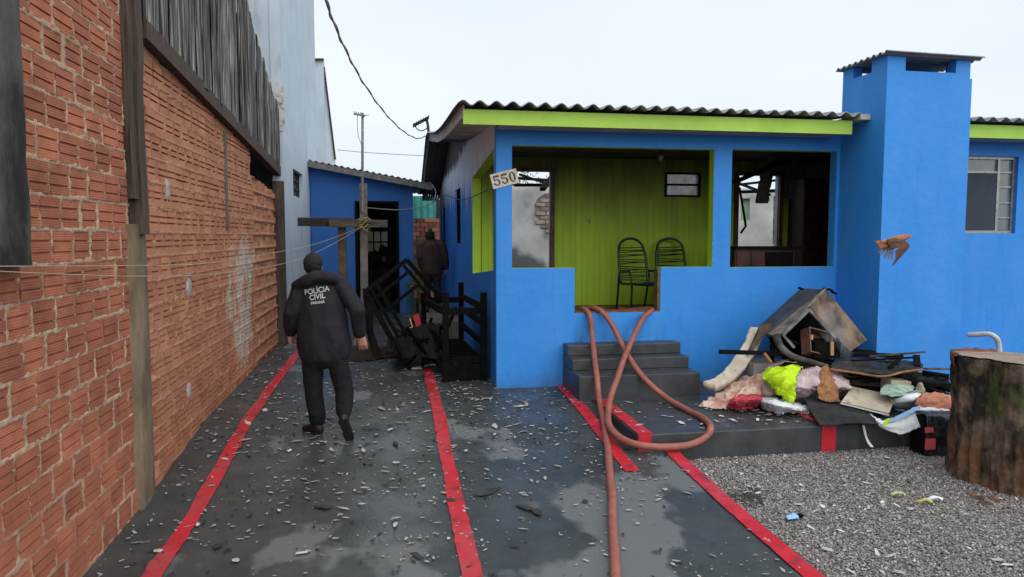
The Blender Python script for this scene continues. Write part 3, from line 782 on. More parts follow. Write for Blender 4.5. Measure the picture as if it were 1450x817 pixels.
# fascia, soffits, rake
for a, b_ in ((.862, 6.03), (7.45, 13)):
    MB().box(a, 8.6, 3.352, b_, 8.625, 3.53).build('fascia', m_fascia, hs)
sof = MB()
n = 8
for i in range(n):
    for a, b_ in ((HX, 6.04), (7.45, 13)):
        y0 = 8.627 + (HY - 8.627) * i / n; y1 = 8.627 + (HY - 8.627) * (i + 1) / n - .006
        sof.box(a, y0, 3.372, b_, y1, 3.385)
sof.build('soffit', m_pvc, hs)
yy = [8.63, 8.9, 9.4, 9.9, 10.4, 11.1, 11.8, 12.6, 13.5, 14.5, 15.5, 16.5, 17.4, 18.3, 19.25, 20.3]
m_soffside = mat('sooty_soffit', (.66, .66, .67), (.54, .54, .55), scale=3, rough=.7)
overlay(m_soffside, (.03, .032, .036), lambda nt, L, pos: (lambda o: ramp(nt, L, mth(nt, L, 'ADD', o[1], mth(nt, L, 'MULTIPLY', nzn(nt, L, pos, 2.5), 4)), 12.2, 14.5))(xyz(nt, L, pos)))
for i in range(7):
    x0 = .885 + (HX - .885) * i / 7; x1 = .885 + (HX - .885) * (i + 1) / 7 - .007
    MB().sheet([[V((x1, y, rz(y) - .155)), V((x0, y, rz(y) - .155))] for y in yy], .012).build('soffit_board', m_soffside, hs)
m_rake = mat('rake_board', (.55, .52, .48), (.30, .275, .25), scale=6, rough=.8)
overlay(m_rake, (.03, .032, .035), lambda nt, L, pos: ramp(nt, L, xyz(nt, L, pos)[1], 15.2, 16.6))
MB().sheet([[V((.862, y, rz(y) - .165)), V((.862, y, rz(y) - .01))] for y in yy], .02).build('rake_board', m_rake, hs)
# corrugated roof: sheets about one metre wide
def roofsheet(x0, x1, y0, y1, parent, m_, wave=.2, amp=.028):
    n = max(6, int((x1 - x0) / wave * 10)); k = max(2, int((y1 - y0) / .6)); rows = []
    dz = rnd.uniform(0, .006)
    for j in range(k + 1):
        y = y0 + (y1 - y0) * j / k
        rows.append([V((x0 + (x1 - x0) * i / n, y, rz(y) + amp * math.sin(2 * math.pi * (x0 + (x1 - x0) * i / n) / wave) + dz - .002)) for i in range(n, -1, -1)])
    return MB().sheet(rows, .009).build('roof_sheet', m_, parent, smooth=False)
x = .80
while x < 6.05:
    roofsheet(x, min(x + 1.07, 6.12), 8.47 + rnd.uniform(-.02, .02), 12.0, hs, m_eternit); x += 1.05
x = 7.46
while x < 13:
    roofsheet(x, x + 1.07, 8.47 + rnd.uniform(-.02, .02), 12.0, hs, m_eternit); x += 1.05
roofsheet(.80, 1.62, 11.9, 20.3, hs, m_eternit)
MB().box(6.06, 8.48, 3.53, 6.205, 9.0, 3.60).build('flashing', mat('pale_flashing', (.55, .54, .50), (.4, .39, .37), rough=.6), hs)
# chimney of the grill: hollow top between corner posts, corrugated cap
CX0, CX1, CY0, CY1 = 6.21, 7.44, 8.2, 9.098
ch = MB(); ch.box(CX0, CY0, -.45, CX1, CY1 - .001, 4.04); pass
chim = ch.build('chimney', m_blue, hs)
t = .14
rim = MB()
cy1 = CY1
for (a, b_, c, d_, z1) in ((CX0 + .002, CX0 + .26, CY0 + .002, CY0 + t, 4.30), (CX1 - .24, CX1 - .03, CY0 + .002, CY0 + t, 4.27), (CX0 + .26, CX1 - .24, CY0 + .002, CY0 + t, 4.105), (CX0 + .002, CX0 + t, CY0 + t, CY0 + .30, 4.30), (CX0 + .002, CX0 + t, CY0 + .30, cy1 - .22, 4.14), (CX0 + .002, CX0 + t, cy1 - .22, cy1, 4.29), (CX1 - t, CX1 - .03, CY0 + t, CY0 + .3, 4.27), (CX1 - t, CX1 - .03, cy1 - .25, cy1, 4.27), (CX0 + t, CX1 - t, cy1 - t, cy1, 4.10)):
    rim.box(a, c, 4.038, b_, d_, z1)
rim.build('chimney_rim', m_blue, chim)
rows = []
for i in range(3):
    xx = 6.13 + (7.52 - 6.13) * i / 2
    rows.append([V((xx, 8.09 + 1.06 * j / 70, 4.315 + .018 * math.sin(j * .78) - .012 * i)) for j in range(71)])
MB().sheet([r[::-1] for r in rows], .01).build('chimney_cap', m_eternit2, chim)
MB().box(6.45, 8.3, 4.335, 6.60, 8.42, 4.375).box(7.05, 8.3, 4.325, 7.2, 8.4, 4.36).build('cap_weight', m_eternit, chim)
# window right of the chimney
wx0, wx1, wz0, wz1 = WIN
fr = MB(); fy = HY + .07
for (a, b_, w_) in (((wx0, fy, wz0 + .02), (wx1, fy, wz0 + .02), .04), ((wx0, fy, wz1 - .02), (wx1, fy, wz1 - .02), .04), ((wx0 + .02, fy, wz0 + .04), (wx0 + .02, fy, wz1 - .04), .04), ((wx1 - .02, fy, wz0 + .04), (wx1 - .02, fy, wz1 - .04), .04)): fr.bar(a, b_, w_, .04)
mul = at(1411, 280, fy).x
fr.bar((mul, fy, wz0 + .04), (mul, fy, wz1 - .04), .04)
zs = [wz0 + .04, 2.28, 2.50, 2.73, 2.945, wz1 - .04]
for z in zs[1:-1]: fr.bar((mul + .02, fy, z), (wx1 - .04, fy, z), .022)
fr.bar((wx0 + .04, fy, 2.945), (mul - .02, fy, 2.945), .03)
wf = fr.build('window', m_steel, hs)
for z0, z1 in zip(zs, zs[1:]): MB().box(mul + .02, fy + .01 + .006 * rnd.random(), z0 + .008, wx1 - .04, fy + .022, z1 - .008).build('pane', m_glass, wf)
MB().box(wx0 + .04, fy + .012, 2.96, mul - .02, fy + .02, wz1 - .045).build('pane', m_glass, wf)
MB().box(wx0 + .045, fy - .012, wz0 + .045, mul - .022, fy - .002, 2.93).build('shutter', mat('slate_mesh', (.035, .05, .07), (.028, .04, .058), rough=.7), wf)
MB().box(wx0, HY + .35, wz0 - .1, wx1 + .3, HY + .37, wz1 + .1).build('curtain', mat('pale_curtain', (.30, .32, .34), rough=.9), hs)

# porch: floor, ceiling, plank back wall with two doorways and a louvre, end wall
BY, FZ = 11.8, .815
m_floor = mat('porch_floor', (.16, .055, .035), (.08, .03, .022), scale=4, rough=.5)
MB().box(HX + .152, HY + .152, FZ - .2, 9.5, BY + .2, FZ).build('porch_floor', m_floor, hs)
MB().box(2.40, HY + .004, .981, 3.58, HY + .20, 1.002).build('threshold', mat('red_threshold', (.24, .075, .05), (.10, .04, .03), scale=12, rough=.7), hs)
MB().box(3.592, HY + .010, .99, 3.55, HY + .14, 1.56).build('door_jamb', mat('broken_jamb', (.16, .11, .07), (.06, .045, .035), scale=14, rough=.95), hs)
m_ceil = mat('smoked_ceiling', (.05, .05, .048), (.02, .02, .02), scale=3, rough=.8)
for i in range(14):
    y0 = HY + .16 + i * .189
    MB().box(HX + .16, y0, 3.335, 9.4, y0 + .183, 3.35).build('ceiling_board', m_ceil, hs)
MB().box(HX + .16, HY + .16, 3.352, 13, BY + .1, 3.36).build('ceiling_backing', m_dark, hs)
m_plank = mat('green_plank', (.40, .60, .035), (.33, .51, .03), scale=3, rough=.6, rand=.06, stretch=(1, 1, .3))
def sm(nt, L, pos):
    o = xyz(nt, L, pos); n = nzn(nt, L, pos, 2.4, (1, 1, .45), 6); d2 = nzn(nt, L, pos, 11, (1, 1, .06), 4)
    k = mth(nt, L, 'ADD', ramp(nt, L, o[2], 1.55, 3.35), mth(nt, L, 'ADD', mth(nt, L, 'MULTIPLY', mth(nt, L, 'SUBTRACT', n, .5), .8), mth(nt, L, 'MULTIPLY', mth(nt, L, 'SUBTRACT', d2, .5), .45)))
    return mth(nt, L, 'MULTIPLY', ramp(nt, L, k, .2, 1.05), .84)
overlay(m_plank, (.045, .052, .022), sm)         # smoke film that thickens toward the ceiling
D1 = (1.75, 2.67, 3.10); D2 = (6.07, 6.87, 3.09); LV = (4.72, 5.34, 2.71, 3.10)
x = HX + .153; pw = .108
while x < 7.85:
    a, b_ = x, x + pw - .003; x += pw
    c = (a + b_) / 2
    spans = [(FZ, 3.335)]
    if D1[0] < c < D1[1]: spans = [(D1[2], 3.335)]
    if D2[0] < c < D2[1]: spans = [(D2[2], 3.335)]
    if LV[0] < c < LV[1]: spans = [(FZ, LV[2]), (LV[3], 3.335)]
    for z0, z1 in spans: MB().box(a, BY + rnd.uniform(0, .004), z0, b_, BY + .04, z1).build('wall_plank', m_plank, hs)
bw2 = MB(); wallgrid(bw2, [HX + .16, D1[0], D1[1], LV[0], LV[1], D2[0], D2[1], 9.4], [FZ - .2, LV[2], D2[2], D1[2], LV[3] + .001, 3.5], [(D1[0], D1[1], 0, D1[2]), (D2[0], D2[1], 0, D2[2]), (LV[0], LV[1], LV[2], LV[3])], lambda u, v, d_: V((u, BY + .042 + d_, v)), .1, (0, 1))
bw2.build('partition_wall', [m_soot, m_white], hs)
for (a, b_, t_) in ((D1[0], D1[1], D1[2]), (D2[0], D2[1], D2[2])):
    MB().bar((b_ + .025, BY - .02, FZ), (b_ + .025, BY - .02, t_ + .05), .07, .06).bar((a - .03, BY - .02, FZ), (a - .03, BY - .02, t_ + .05), .07, .06).bar((a, BY - .02, t_ + .025), (b_, BY - .02, t_ + .025), .05, .06).build('door_frame', mat('brown_frame', (.14, .075, .05), (.05, .03, .022), scale=8, rough=.7), hs)
lv = MB(); lv.box(LV[0], BY + .03, LV[2], LV[1], BY + .035, LV[3]); lv.build('louvre_pane', mat('frosted_pane', (.8, .82, .85), (.5, .52, .54), scale=9, rough=.35, trans=.45), hs)
lf = MB()
for z in (LV[2], (LV[2] + LV[3]) / 2, LV[3]): lf.bar((LV[0] - .02, BY - .01, z), (LV[1] + .02, BY - .01, z), .035)
for xx in (LV[0], LV[1]): lf.bar((xx, BY - .01, LV[2]), (xx, BY - .01, LV[3]), .035)
lf.build('louvre_frame', m_soot, hs)
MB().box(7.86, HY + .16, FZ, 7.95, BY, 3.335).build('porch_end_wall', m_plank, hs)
# charred wardrobe-dark recess between doorway and end wall
m_maroon = mat('maroon_wood', (.075, .018, .016), (.02, .008, .008), scale=5, rough=.45)
wd = thing('wardrobe', 'tall dark scorched wardrobe standing in the porch corner', 'wardrobe', (7.35, 11.4, FZ))
MB().box(7.02, 11.28, FZ, 7.70, 11.74, 3.0).build('carcass', mat('scorched_wardrobe', (.035, .016, .016), (.012, .009, .009), scale=4, rough=.6), wd, bevel=.01)
for a in (7.03, 7.365): MB().box(a, 11.26, FZ + .08, a + .325, 11.279, 2.97).build('door', m_maroon, wd)
# cabinet just inside the right opening
cb = thing('cabinet', 'low maroon cabinet with black top behind the right porch opening', 'cabinet', (5.2, 10.0, FZ))
zt = at(1070, 349, 10.0).z
MB().box(5.0, 9.75, FZ, 5.95, 10.35, zt - .04).build('carcass', m_maroon, cb)
MB().box(4.97, 9.70, zt - .038, 6.05, 10.4, zt).build('top', m_char, cb)
for i in range(4): MB().box(5.02 + i * .23, 9.735, FZ + .05, 5.235 + i * .23, 9.748, zt - .08).build('door', m_maroon if i < 2 else m_char, cb)
# burnt ceiling sheets hanging into the right opening
m_hang = mat('burnt_lining', (.10, .085, .075), (.03, .027, .025), scale=5, rough=.8)
def hang(px, y, wpx, lab):
    c = [[at(px_[0] + dx, px_[1], y + px_[2]) for dx in (0, wpx * .5, wpx)] for px_ in px]
    return MB().sheet(patch(c, 22, 7, .03, 6, 4, ragged=.02), .008).build('lining_sheet', m_hang, label=lab, cat='ceiling sheet')
hang([(1092, 214, 0), (1080, 240, .1), (1073, 265, .15), (1070, 288, .2)], 10.9, 18, 'long scorched ceiling sheet hanging in front of the bright doorway')
hang([(1118, 214, 0), (1113, 240, .1), (1112, 262, .1), (1108, 282, .2)], 11.0, 13, 'short dark ceiling sheet hanging right of the bright doorway')
MB().bar(at(1040, 258, 10.6), at(1130, 219, 10.9), .12, .05).build('fallen_batten', m_char, label='charred batten slanting under the porch ceiling', cat='batten')
MB().tube([at(1047, 265, 11.5), at(1053, 300, 11.5), at(1056, 320, 11.5), at(1049, 330, 11.5)], .02, 6).build('burnt_cable', m_char, label='bent burnt cable hanging at the bright doorway', cat='cable')
# ceiling lamp
lp = thing('ceiling_lamp', 'small bulb socket under the porch ceiling', 'lamp', at(936, 222, 10.2))
c = at(936, 222, 10.2)
MB().tube([(c.x, c.y, 3.335), (c.x, c.y, c.z + .03)], .012, 6).build('socket', m_soot, lp)
MB().ball((c.x, c.y, c.z - .01), (.04, .04, .05), 10).build('bulb', mat('grey_bulb', (.3, .3, .29), rough=.2), lp, smooth=True)

# roofless burnt rooms behind: white walls, patch of bare brick, fallen timbers
IY = 15.2
wz = at(740, 263, IY).z
HB = (at(757, 300, IY).x, 3.7, 1.9, 2.95)
iw = MB()
gw = at(1049, 300, IY).x, at(1062, 300, IY).x, at(1055, 312, IY).z, at(1055, 281, IY).z
dw = at(1095, 300, IY).x, at(1103, 300, IY).x + .3, at(1095, 345, IY).z, at(1095, 278, IY).z
wallgrid(iw, [HX + .16, gw[0], gw[1], dw[0], dw[1], 12], sorted([0, gw[2], gw[3], dw[2], dw[3], wz]), [gw, dw], lambda u, v, d_: V((u, IY + d_, v)), .14, (0, 0))
m_inner = mat('smoked_white_plaster', (.74, .73, .71), (.52, .51, .50), scale=1.6, rough=.9, bump=.2)
overlay(m_inner, (.05, .05, .052), lambda nt, L, pos: mth(nt, L, 'MULTIPLY', ramp(nt, L, mth(nt, L, 'ADD', nzn(nt, L, pos, 1.9, (1, 1, .8), 8), mth(nt, L, 'MULTIPLY', ramp(nt, L, xyz(nt, L, pos)[2], 1.9, 1.2), .35)), .60, .76), .8))
iw.build('inner_wall', m_inner, hs)
MB().box(gw[0], IY + .08, gw[2], gw[1], IY + .09, gw[3]).build('pane', mat('green_pane', (.35, .58, .38), rough=.3), hs)
MB().box(dw[0], IY + .08, dw[2], dw[1], IY + .09, dw[3]).build('pane', m_glass, hs)
f = MB()
for i in range(5): z = dw[2] + (dw[3] - dw[2]) * i / 4; f.bar((dw[0], IY + .05, z), (dw[1], IY + .05, z), .04)
f.build('window_frame', m_soot, hs)
pp = [(786, 272), (772, 274), (762, 280), (757, 290), (758, 305), (763, 312), (770, 322), (778, 330), (790, 336)]
MB().prism([at(x, y, IY - .004) for x, y in pp], (0, -.004, 0)).build('bare_patch', mat('patch_mortar', (.30, .27, .25), (.2, .18, .17), scale=8, rough=.95), hs)
def inpoly(x, z, P):
    r = False
    for (x1, z1), (x2, z2) in zip(P, P[1:] + P[:1]):
        if (z1 > z) != (z2 > z) and x < (x2 - x1) * (z - z1) / (z2 - z1) + x1: r = not r
    return r
P2 = [(at(x, y, IY).x, at(x, y, IY).z) for x, y in pp]
bm_ = MB().box(0, -.025, 0, .2, 0, .075).mesh('brick', mat('pale_inner_brick', (.52, .40, .34), (.34, .22, .18), scale=5, rough=.95, rand=.3))
for k in range(16):
    for j in range(8):
        xx = P2[3][0] + .03 + j * .225 + (.11 if k % 2 else 0); z = 1.9 + k * .095
        if inpoly(xx + .1, z + .04, P2) and xx < 3.55:
            o = bpy.data.objects.new('brick', bm_); C.objects.link(o); o.parent = hs; o.location = V((xx, IY - .009, z)) - OFF[hs.name]
MB().box(HX + .16, BY + .25, .6, 12, IY, FZ - .02).build('room_floor', m_soot, hs)
MB().box(10.5, BY + .2, .5, 10.6, IY, 3.2).build('room_wall', m_inner, hs)
for i, (a, b_, w_) in enumerate((((728, 262, 14.9), (786, 262, 14.9), .09), ((728, 252, 14), (790, 256, 15.8), .08), ((768, 268, 13.4), (790, 240, 14.6), .1), ((736, 247, 13.6), (780, 262, 15.0), .05), ((1042, 262, 14.6), (1110, 254, 14.8), .08), ((1044, 272, 14.9), (1108, 270, 14.9), .1), ((1042, 258, 13.6), (1090, 276, 14.6), .06))):
    MB().bar(at(*a), at(*b_), w_, w_ * .7).build('roof_timber', m_char, hs)
bt = thing('back_tree', 'grey leafy tree beyond the burnt roof seen through the doorway', 'tree', (3.6, 24, 0))
mb = MB(); lf2 = mat('far_leaf', (.16, .19, .13), (.08, .10, .06), scale=9, rough=.7)
for i in range(900):
    a = V((3.9 + rnd.gauss(0, .55), 24 + rnd.gauss(0, .5), 3.95 + rnd.gauss(0, .45))); q = V((rnd.gauss(0, 1), rnd.gauss(0, 1), rnd.gauss(0, 1))).normalized() * .07; r_ = q.orthogonal().normalized() * .03
    mb.add([a - q, a + r_, a + q, a - r_], [(0, 1, 2, 3)])
mb.build('crown', lf2, bt)
mb = MB().tube([(3.8, 24, 0), (3.85, 24, 2), (3.9, 24, 3.5)], [.12, .09, .05], 8)
for i in range(7): mb.tube([(3.87, 24, 3.0), (3.9 + rnd.gauss(0, .35), 24 + rnd.gauss(0, .3), 3.6 + .5 * rnd.random()), (3.9 + rnd.gauss(0, .6), 24 + rnd.gauss(0, .5), 4.2 + .4 * rnd.random())], [.04, .025, .01], 5)
mb.build('trunk', m_darkwood, bt)

# front steps
st = thing('front_steps', 'three dark grey concrete steps up to the porch doorway', 'steps', (3, 8.7, 0))
for i, (y0, z0, z1) in enumerate(((8.25, -.4, .298), (8.60, .298, .445), (8.86, .445, .588))):
    x1 = 3.80
    MB().box(2.23 + .003 * i, y0, z0, x1 - .003 * i, HY - .002, z1).build('step', m_step, st, bevel=.012)

# house number
ns = thing('house_number', 'white tilted number plate reading 550 on the porch pillar', 'sign', at(714, 253, HY - .02))
c = at(714.5, 253, HY - .012); ang = math.radians(14.5)
ex = V((math.cos(ang), 0, math.sin(ang))); ez = V((-math.sin(ang), 0, math.cos(ang)))
def pl(u, v, d_=0): return c + ex * u + ez * v + V((0, -d_, 0))
MB().prism([pl(-.175, -.095), pl(.175, -.095), pl(.175, .095), pl(-.175, .095)], (0, .012, 0)).build('plate', mat('cream_plate', (.62, .58, .50), (.50, .46, .39), scale=20, rough=.6), ns)
m_digit = mat('brown_digit', (.10, .055, .035), (.07, .04, .028), rough=.7)
def arc(cx, cz, rx, rz_, a0, a1, n, w0, w1=None):
    o = []; i_ = []
    for k in range(n + 1):
        a = math.radians(a0 + (a1 - a0) * k / n); w_ = w0 + ((w1 or w0) - w0) * abs(math.cos(a))
        o.append((cx + rx * math.cos(a), cz + rz_ * math.sin(a))); i_.append((cx + (rx - w_) * math.cos(a), cz + (rz_ - w0) * math.sin(a)))
    return o, i_
def digit_strip(mb, o, i_):
    for k in range(len(o) - 1):
        mb.prism([pl(*o[k], .001), pl(*o[k + 1], .001), pl(*i_[k + 1], .001), pl(*i_[k], .001)], (0, -.004, 0))
for ux, dg in ((-.105, '5'), (0, '5'), (.105, '0')):
    mb = MB()
    if dg == '0':
        o_, i_ = arc(ux, 0, .042, .066, 0, 360, 28, .014, .024); digit_strip(mb, o_, i_)
    else:
        o_, i_ = arc(ux, -.024, .043, .042, 125, -150, 20, .013, .024); digit_strip(mb, o_, i_)
        mb.prism([pl(ux - .036, .0), pl(ux - .022, .0), pl(ux - .02, .064), pl(ux - .034, .064)], (0, -.005, 0))
        mb.prism([pl(ux - .036, .044), pl(ux + .036, .040), pl(ux + .042, .066), pl(ux - .036, .066)], (0, -.0045, 0))
        mb.ball(pl(ux - .034, -.036, .001), (.012, .003, .012), 8)
    mb.build('digit', m_digit, ns)

# porch chairs: arched tube frame strung with cord
m_tube = mat('black_tube', (.012, .018, .02), (.008, .010, .012), rough=.35, spec=.5)
m_cord = mat('dark_green_cord', (.012, .028, .026), (.008, .016, .016), rough=.5)
def chair(name, label, loc, rz_, sc=1.0):
    t_ = thing(name, label, 'chair', loc, 'corded porch chairs')
    def W(u, v, z):
        c_, s_ = math.cos(rz_), math.sin(rz_)
        return V(loc) + V((u * c_ - v * s_, u * s_ + v * c_, z)) * sc
    # v: depth, negative toward the front
    arch = [W(-.24, .06, .40), W(-.245, .10, .55), W(-.24, .17, .85)]
    for k in range(9):
        a = math.pi - math.pi * k / 8; arch.append(W(.225 * math.cos(a), .19 + .05 * math.sin(a), .93 + .19 * math.sin(a)))
    arch += [W(.24, .17, .85), W(.245, .10, .55), W(.24, .06, .40)]
    MB().tube(spline(arch, 44), .021 * sc, 8).build('back_frame', m_tube, t_, smooth=True)
    MB().tube(spline([W(-.24, .06, .40), W(-.25, -.2, .41), W(-.23, -.42, .43), W(0, -.45, .44), W(.23, -.42, .43), W(.25, -.2, .41), W(.24, .06, .40)], 34), .018 * sc, 8).build('seat_frame', m_tube, t_, smooth=True)
    for s_ in (-1, 1):
        MB().tube(spline([W(s_ * .25, .20, 0), W(s_ * .26, .13, .30), W(s_ * .27, .08, .56)], 12), .018 * sc, 8).build('leg', m_tube, t_, smooth=True)
        MB().tube(spline([W(s_ * .27, -.34, 0), W(s_ * .27, -.36, .35), W(s_ * .285, -.33, .58), W(s_ * .29, -.2, .615), W(s_ * .285, .0, .60), W(s_ * .25, .11, .60)], 26), .018 * sc, 8).build('arm', m_tube, t_, smooth=True)
    back = MB(); r_ = random.Random(3)
    for k in range(15):
        z = .46 + k * .036; z2 = z + r_.uniform(-.03, .04)
        back.tube([W(-.243, .08 + (z - .4) * .2, z), W(0, .10 + (z - .4) * .2, (z + z2) / 2), W(.243, .08 + (z2 - .4) * .2, z2)], .008 * sc, 5)
    back.build('back_cords', m_cord, t_)
    seat = MB()
    for k in range(16): vv = .04 - k * .029; seat.tube([W(-.25, vv, .41), W(0, vv, .39), W(.25, vv, .41)], .009 * sc, 5)
    seat.build('seat_cords', m_cord, t_)
chair('porch_chair', 'dark corded porch chair standing in the doorway gap', V((at(901, 437, 11.1).x, 11.1, FZ)), math.radians(8), 1.03)
chair('porch_chair', 'dark corded porch chair half hidden behind the blue parapet', V((at(952, 437, 11.4).x, 11.4, FZ)), math.radians(-6), 1.03)
MB().tube([at(836, 310, BY - .02), at(836, 317, BY - .02)], .012, 6).build('wall_hook', m_steel, label='small metal hook on the green plank wall', cat='hook')

# ================================================================== PEOPLE
m_skin = mat('skin', (.50, .27, .19), (.42, .21, .15), scale=12, rough=.55)
def hand(mb, wrist, down, side, back, sc=1.0, curl=.7):
    """palm and five fingers; down: along the fingers, side: toward the thumb, back: out of the back of the hand"""
    d, s_, b_ = V(down).normalized(), V(side).normalized(), V(back).normalized()
    pal = wrist + d * .055 * sc
    mb.chain([(wrist, .03 * sc, .022 * sc), (pal, .04 * sc, .016 * sc), (wrist + d * .09 * sc, .04 * sc, .014 * sc)], side=s_)
    for k, (o, ln) in enumerate(((.03, .072), (.010, .08), (-.010, .075), (-.03, .06))):
        p = wrist + d * .09 * sc + s_ * o * sc; dirv = d.copy(); pts = [(p, .0095 * sc)]
        for j in range(3):
            a = curl * (.35 + .45 * j); dirv = (d * math.cos(a) - b_ * math.sin(a)).normalized()
            p = p + dirv * ln * sc * (.42, .33, .25)[j]; pts.append((p, (.009, .0085, .0075)[j] * sc))
        mb.chain(pts, side=s_, n=8)
    p = wrist + d * .025 * sc + s_ * .03 * sc
    pts = [(p, .012 * sc)]
    for j, a in enumerate((.75, .45, .1)):
        p = p + (d * math.cos(a) + s_ * math.sin(a) - b_ * .35).normalized() * (.034, .03, .024)[j] * sc; pts.append((p, (.0115, .010, .009)[j] * sc))
    mb.chain(pts, side=b_, n=8)

def person(name, label, J, loc, m_top, m_leg, m_shoe, cap=None, hood=False, hairmat=None):
    t_ = thing(name, label, 'person', loc)
    s1 = J.get('side', V((1, 0, 0)))
    fwd = V((0, 1, 0))
    body = MB()
    hc, hr = J['head'], J.get('hr', .1)
    body.chain([(hc + V((0, -.01, .035)), hr * .80, hr * .98), (hc + V((0, .012, -.03)), hr * .72, hr * .9), (hc + V((0, .035, -.095)), hr * .5, hr * .62)], side=s1)
    body.ball(hc + V((0, hr * .98, -.035)), (.016, .024, .026), 8)          # nose
    body.ball(hc + V((0, hr * .88, .02)), (.055, .018, .012), 8)            # brow
    body.ball(hc + V((0, hr * .86, -.075)), (.026, .014, .009), 8)          # lips
    for s_ in (-1, 1): body.ball(hc + V((s_ * hr * .80, -.005, -.02)), (.012, .02, .032), 8)   # ears
    body.chain([(hc + V((0, -.01, -.06)), .06), (J['neck'], .065)], side=s1)
    body.chain([(J['neck'], .08, .07), (J['chest'], .14, .09), (J['waist'], .13, .085), (J['hip'], .14, .09)], side=s1)
    for k in 'LR':
        body.chain([(J['sh' + k], .05), (J['el' + k], .04), (J['wr' + k], .03)], side=s1)
        body.chain([(J['hp' + k], .075), (J['kn' + k], .055), (J['an' + k], .042)], side=s1)
        sd = V((1, 0, 0)) if k == 'L' else V((-1, 0, 0))
        dn = (J['ha' + k] - J['wr' + k])
        bk = sd * -.6 + V((0, -.8, 0))
        hand(body, J['wr' + k], dn, J.get('th' + k, V((0, 1, 0)) + sd * .3), J.get('bk' + k, bk), J.get('hs', 1.0), J.get('curl', .75))
    organic('body', body, .0065, m_skin, t_, smooth=2)
    jk = MB(); P = J['jacket']
    jk.chain(P, side=s1, n=20)
    for k in 'LR':
        a, e, w_ = J['sh' + k], J['el' + k], J['wr' + k]
        r0, r1, r2 = J.get('slv', (.105, .088, .07))
        up = a + (J['neck'] - a) * .3
        jk.chain([(up, r0 * .9), (a, r0), (a.lerp(e, .5), (r0 + r1) / 2), (e, r1), (e.lerp(w_, .55), (r1 + r2) / 2 * 1.02), (w_ + (e - w_).normalized() * .02, r2)], side=s1)
    jk.chain([(J['neck'] + V((0, 0, -.05)), .095, .09), (J['neck'] + V((0, 0, .01)), .068, .072)], side=s1)
    if hood: jk.chain(hood, side=V((0, 1, 0)), n=12)
    jo = organic('jacket', jk, .014, m_top, t_, smooth=6, fold=.010, fscale=6, stretch=(1.2, 1.2, .5))
    tr = MB()
    for k in 'LR':
        h, kn, an = J['hp' + k], J['kn' + k], J['an' + k]
        q = J.get('leg', (.105, .078, .07))
        tr.chain([(h + V((0, 0, .08)), q[0] * 1.05), (h, q[0]), (h.lerp(kn, .55), (q[0] + q[1]) / 2), (kn, q[1]), (kn.lerp(an, .5), q[1] * .98), (an + (kn - an).normalized() * .03, q[2])], side=s1)
    tr.chain([(J['hip'] + V((0, 0, .12)), .17, .13), (J['hip'] - V((0, 0, .03)), .17, .13)], side=s1)
    organic('trousers', tr, .014, m_leg, t_, smooth=5, fold=.007, fscale=6, stretch=(1, 1, .8))
    for k in 'LR':
        sh = MB(); heel, toe = J['heel' + k], J['toe' + k]; d = toe - heel; un = J.get('shup' + k, V((0, 0, 1)))
        sidev = d.cross(un).normalized()
        sh.chain([(heel + un * .05, .042, .05), (heel.lerp(toe, .45) + un * .05, .046, .048), (heel.lerp(toe, .8) + un * .037, .05, .036), (toe + un * .03, .042, .028)], side=sidev)
        sh.chain([(heel.lerp(toe, .12) + un * .05, .052), (J['an' + k] + (J['kn' + k] - J['an' + k]).normalized() * .06, .062)], side=sidev)
        so = organic('boot', sh, .008, m_shoe, t_, smooth=2)
        sole = MB(); w_ = .047
        a0 = [(0, .7), (.02, 1), (.3, .82), (.5, .9), (.75, 1.05), (.95, .8), (1.08, .3)]
        poly = [heel + d * f - sidev * w_ * q for f, q in a0] + [heel + d * f + sidev * w_ * q for f, q in reversed(a0)]
        sole.prism([p_ - un * .004 for p_ in poly], un * .022).build('sole', m_shoe, so)
    if cap:
        cp = MB(); cp.ball(hc + V((0, -.008, .022)), (hr * .98, hr * 1.18, hr * 1.04), 20)
        for v in cp.v:
            if v.z < hc.z + .01: v.z = hc.z + .01 + (v.z - hc.z - .01) * .22
        cp.chain([(hc + V((0, hr * .9, .02)), .075, .05), (hc + V((0, hr * 1.5, -.0)), .07, .012)], side=s1)
        organic('cap', cp, .009, cap, t_, smooth=2)
    if hairmat:
        hb = MB(); hb.chain([(hc + V((0, -.03, -.01)), hr * .86, hr * .95), (hc + V((0, -.012, .05)), hr * .84, hr * 1.0), (hc + V((0, -.005, .075)), hr * .55, hr * .7)], side=s1)
        organic('hair', hb, .009, hairmat, t_, smooth=1, fold=.006, fscale=40)
    return t_, jo

# policeman walking away up the drive
Yp = 7.45
A = lambda x, y, dy=0: at(x, y, Yp + dy)
gl = gz(7.5)
footL = ong(447, 613); footR = ong(495, 627)
J = dict(head=A(443.5, 375.5, .16), hr=.104, neck=A(447, 393, .08), chest=A(452, 425, .0), waist=A(457, 462, -.03), hip=A(459, 490, 0),
         shL=A(425, 408, .02), elL=A(413, 442, -.02), wrL=A(412, 470, .10), haL=A(413, 486, .14),
         shR=A(481, 402, .02), elR=A(507, 441, -.10), wrR=A(510, 473, -.02), haR=A(514, 490, .0),
         hpL=A(442, 502, .02), knL=A(444, 556, .08), anL=V((0, 0, 0)), hpR=A(475, 500, -.02), knR=A(488, 553, .0), anR=V((0, 0, 0)))
J['heelL'] = footL + V((.05, -.06, .006)); J['toeL'] = footL + V((-.12, .10, .006)); J['anL'] = footL + V((.03, -.03, .13))
J['toeR'] = footR + V((0, .05, .012)); J['heelR'] = footR + V((-.07, .005, .235)); J['anR'] = J['heelR'] + V((.015, .10, .05)); J['shupR'] = V((0.1, .96, .25)).normalized()
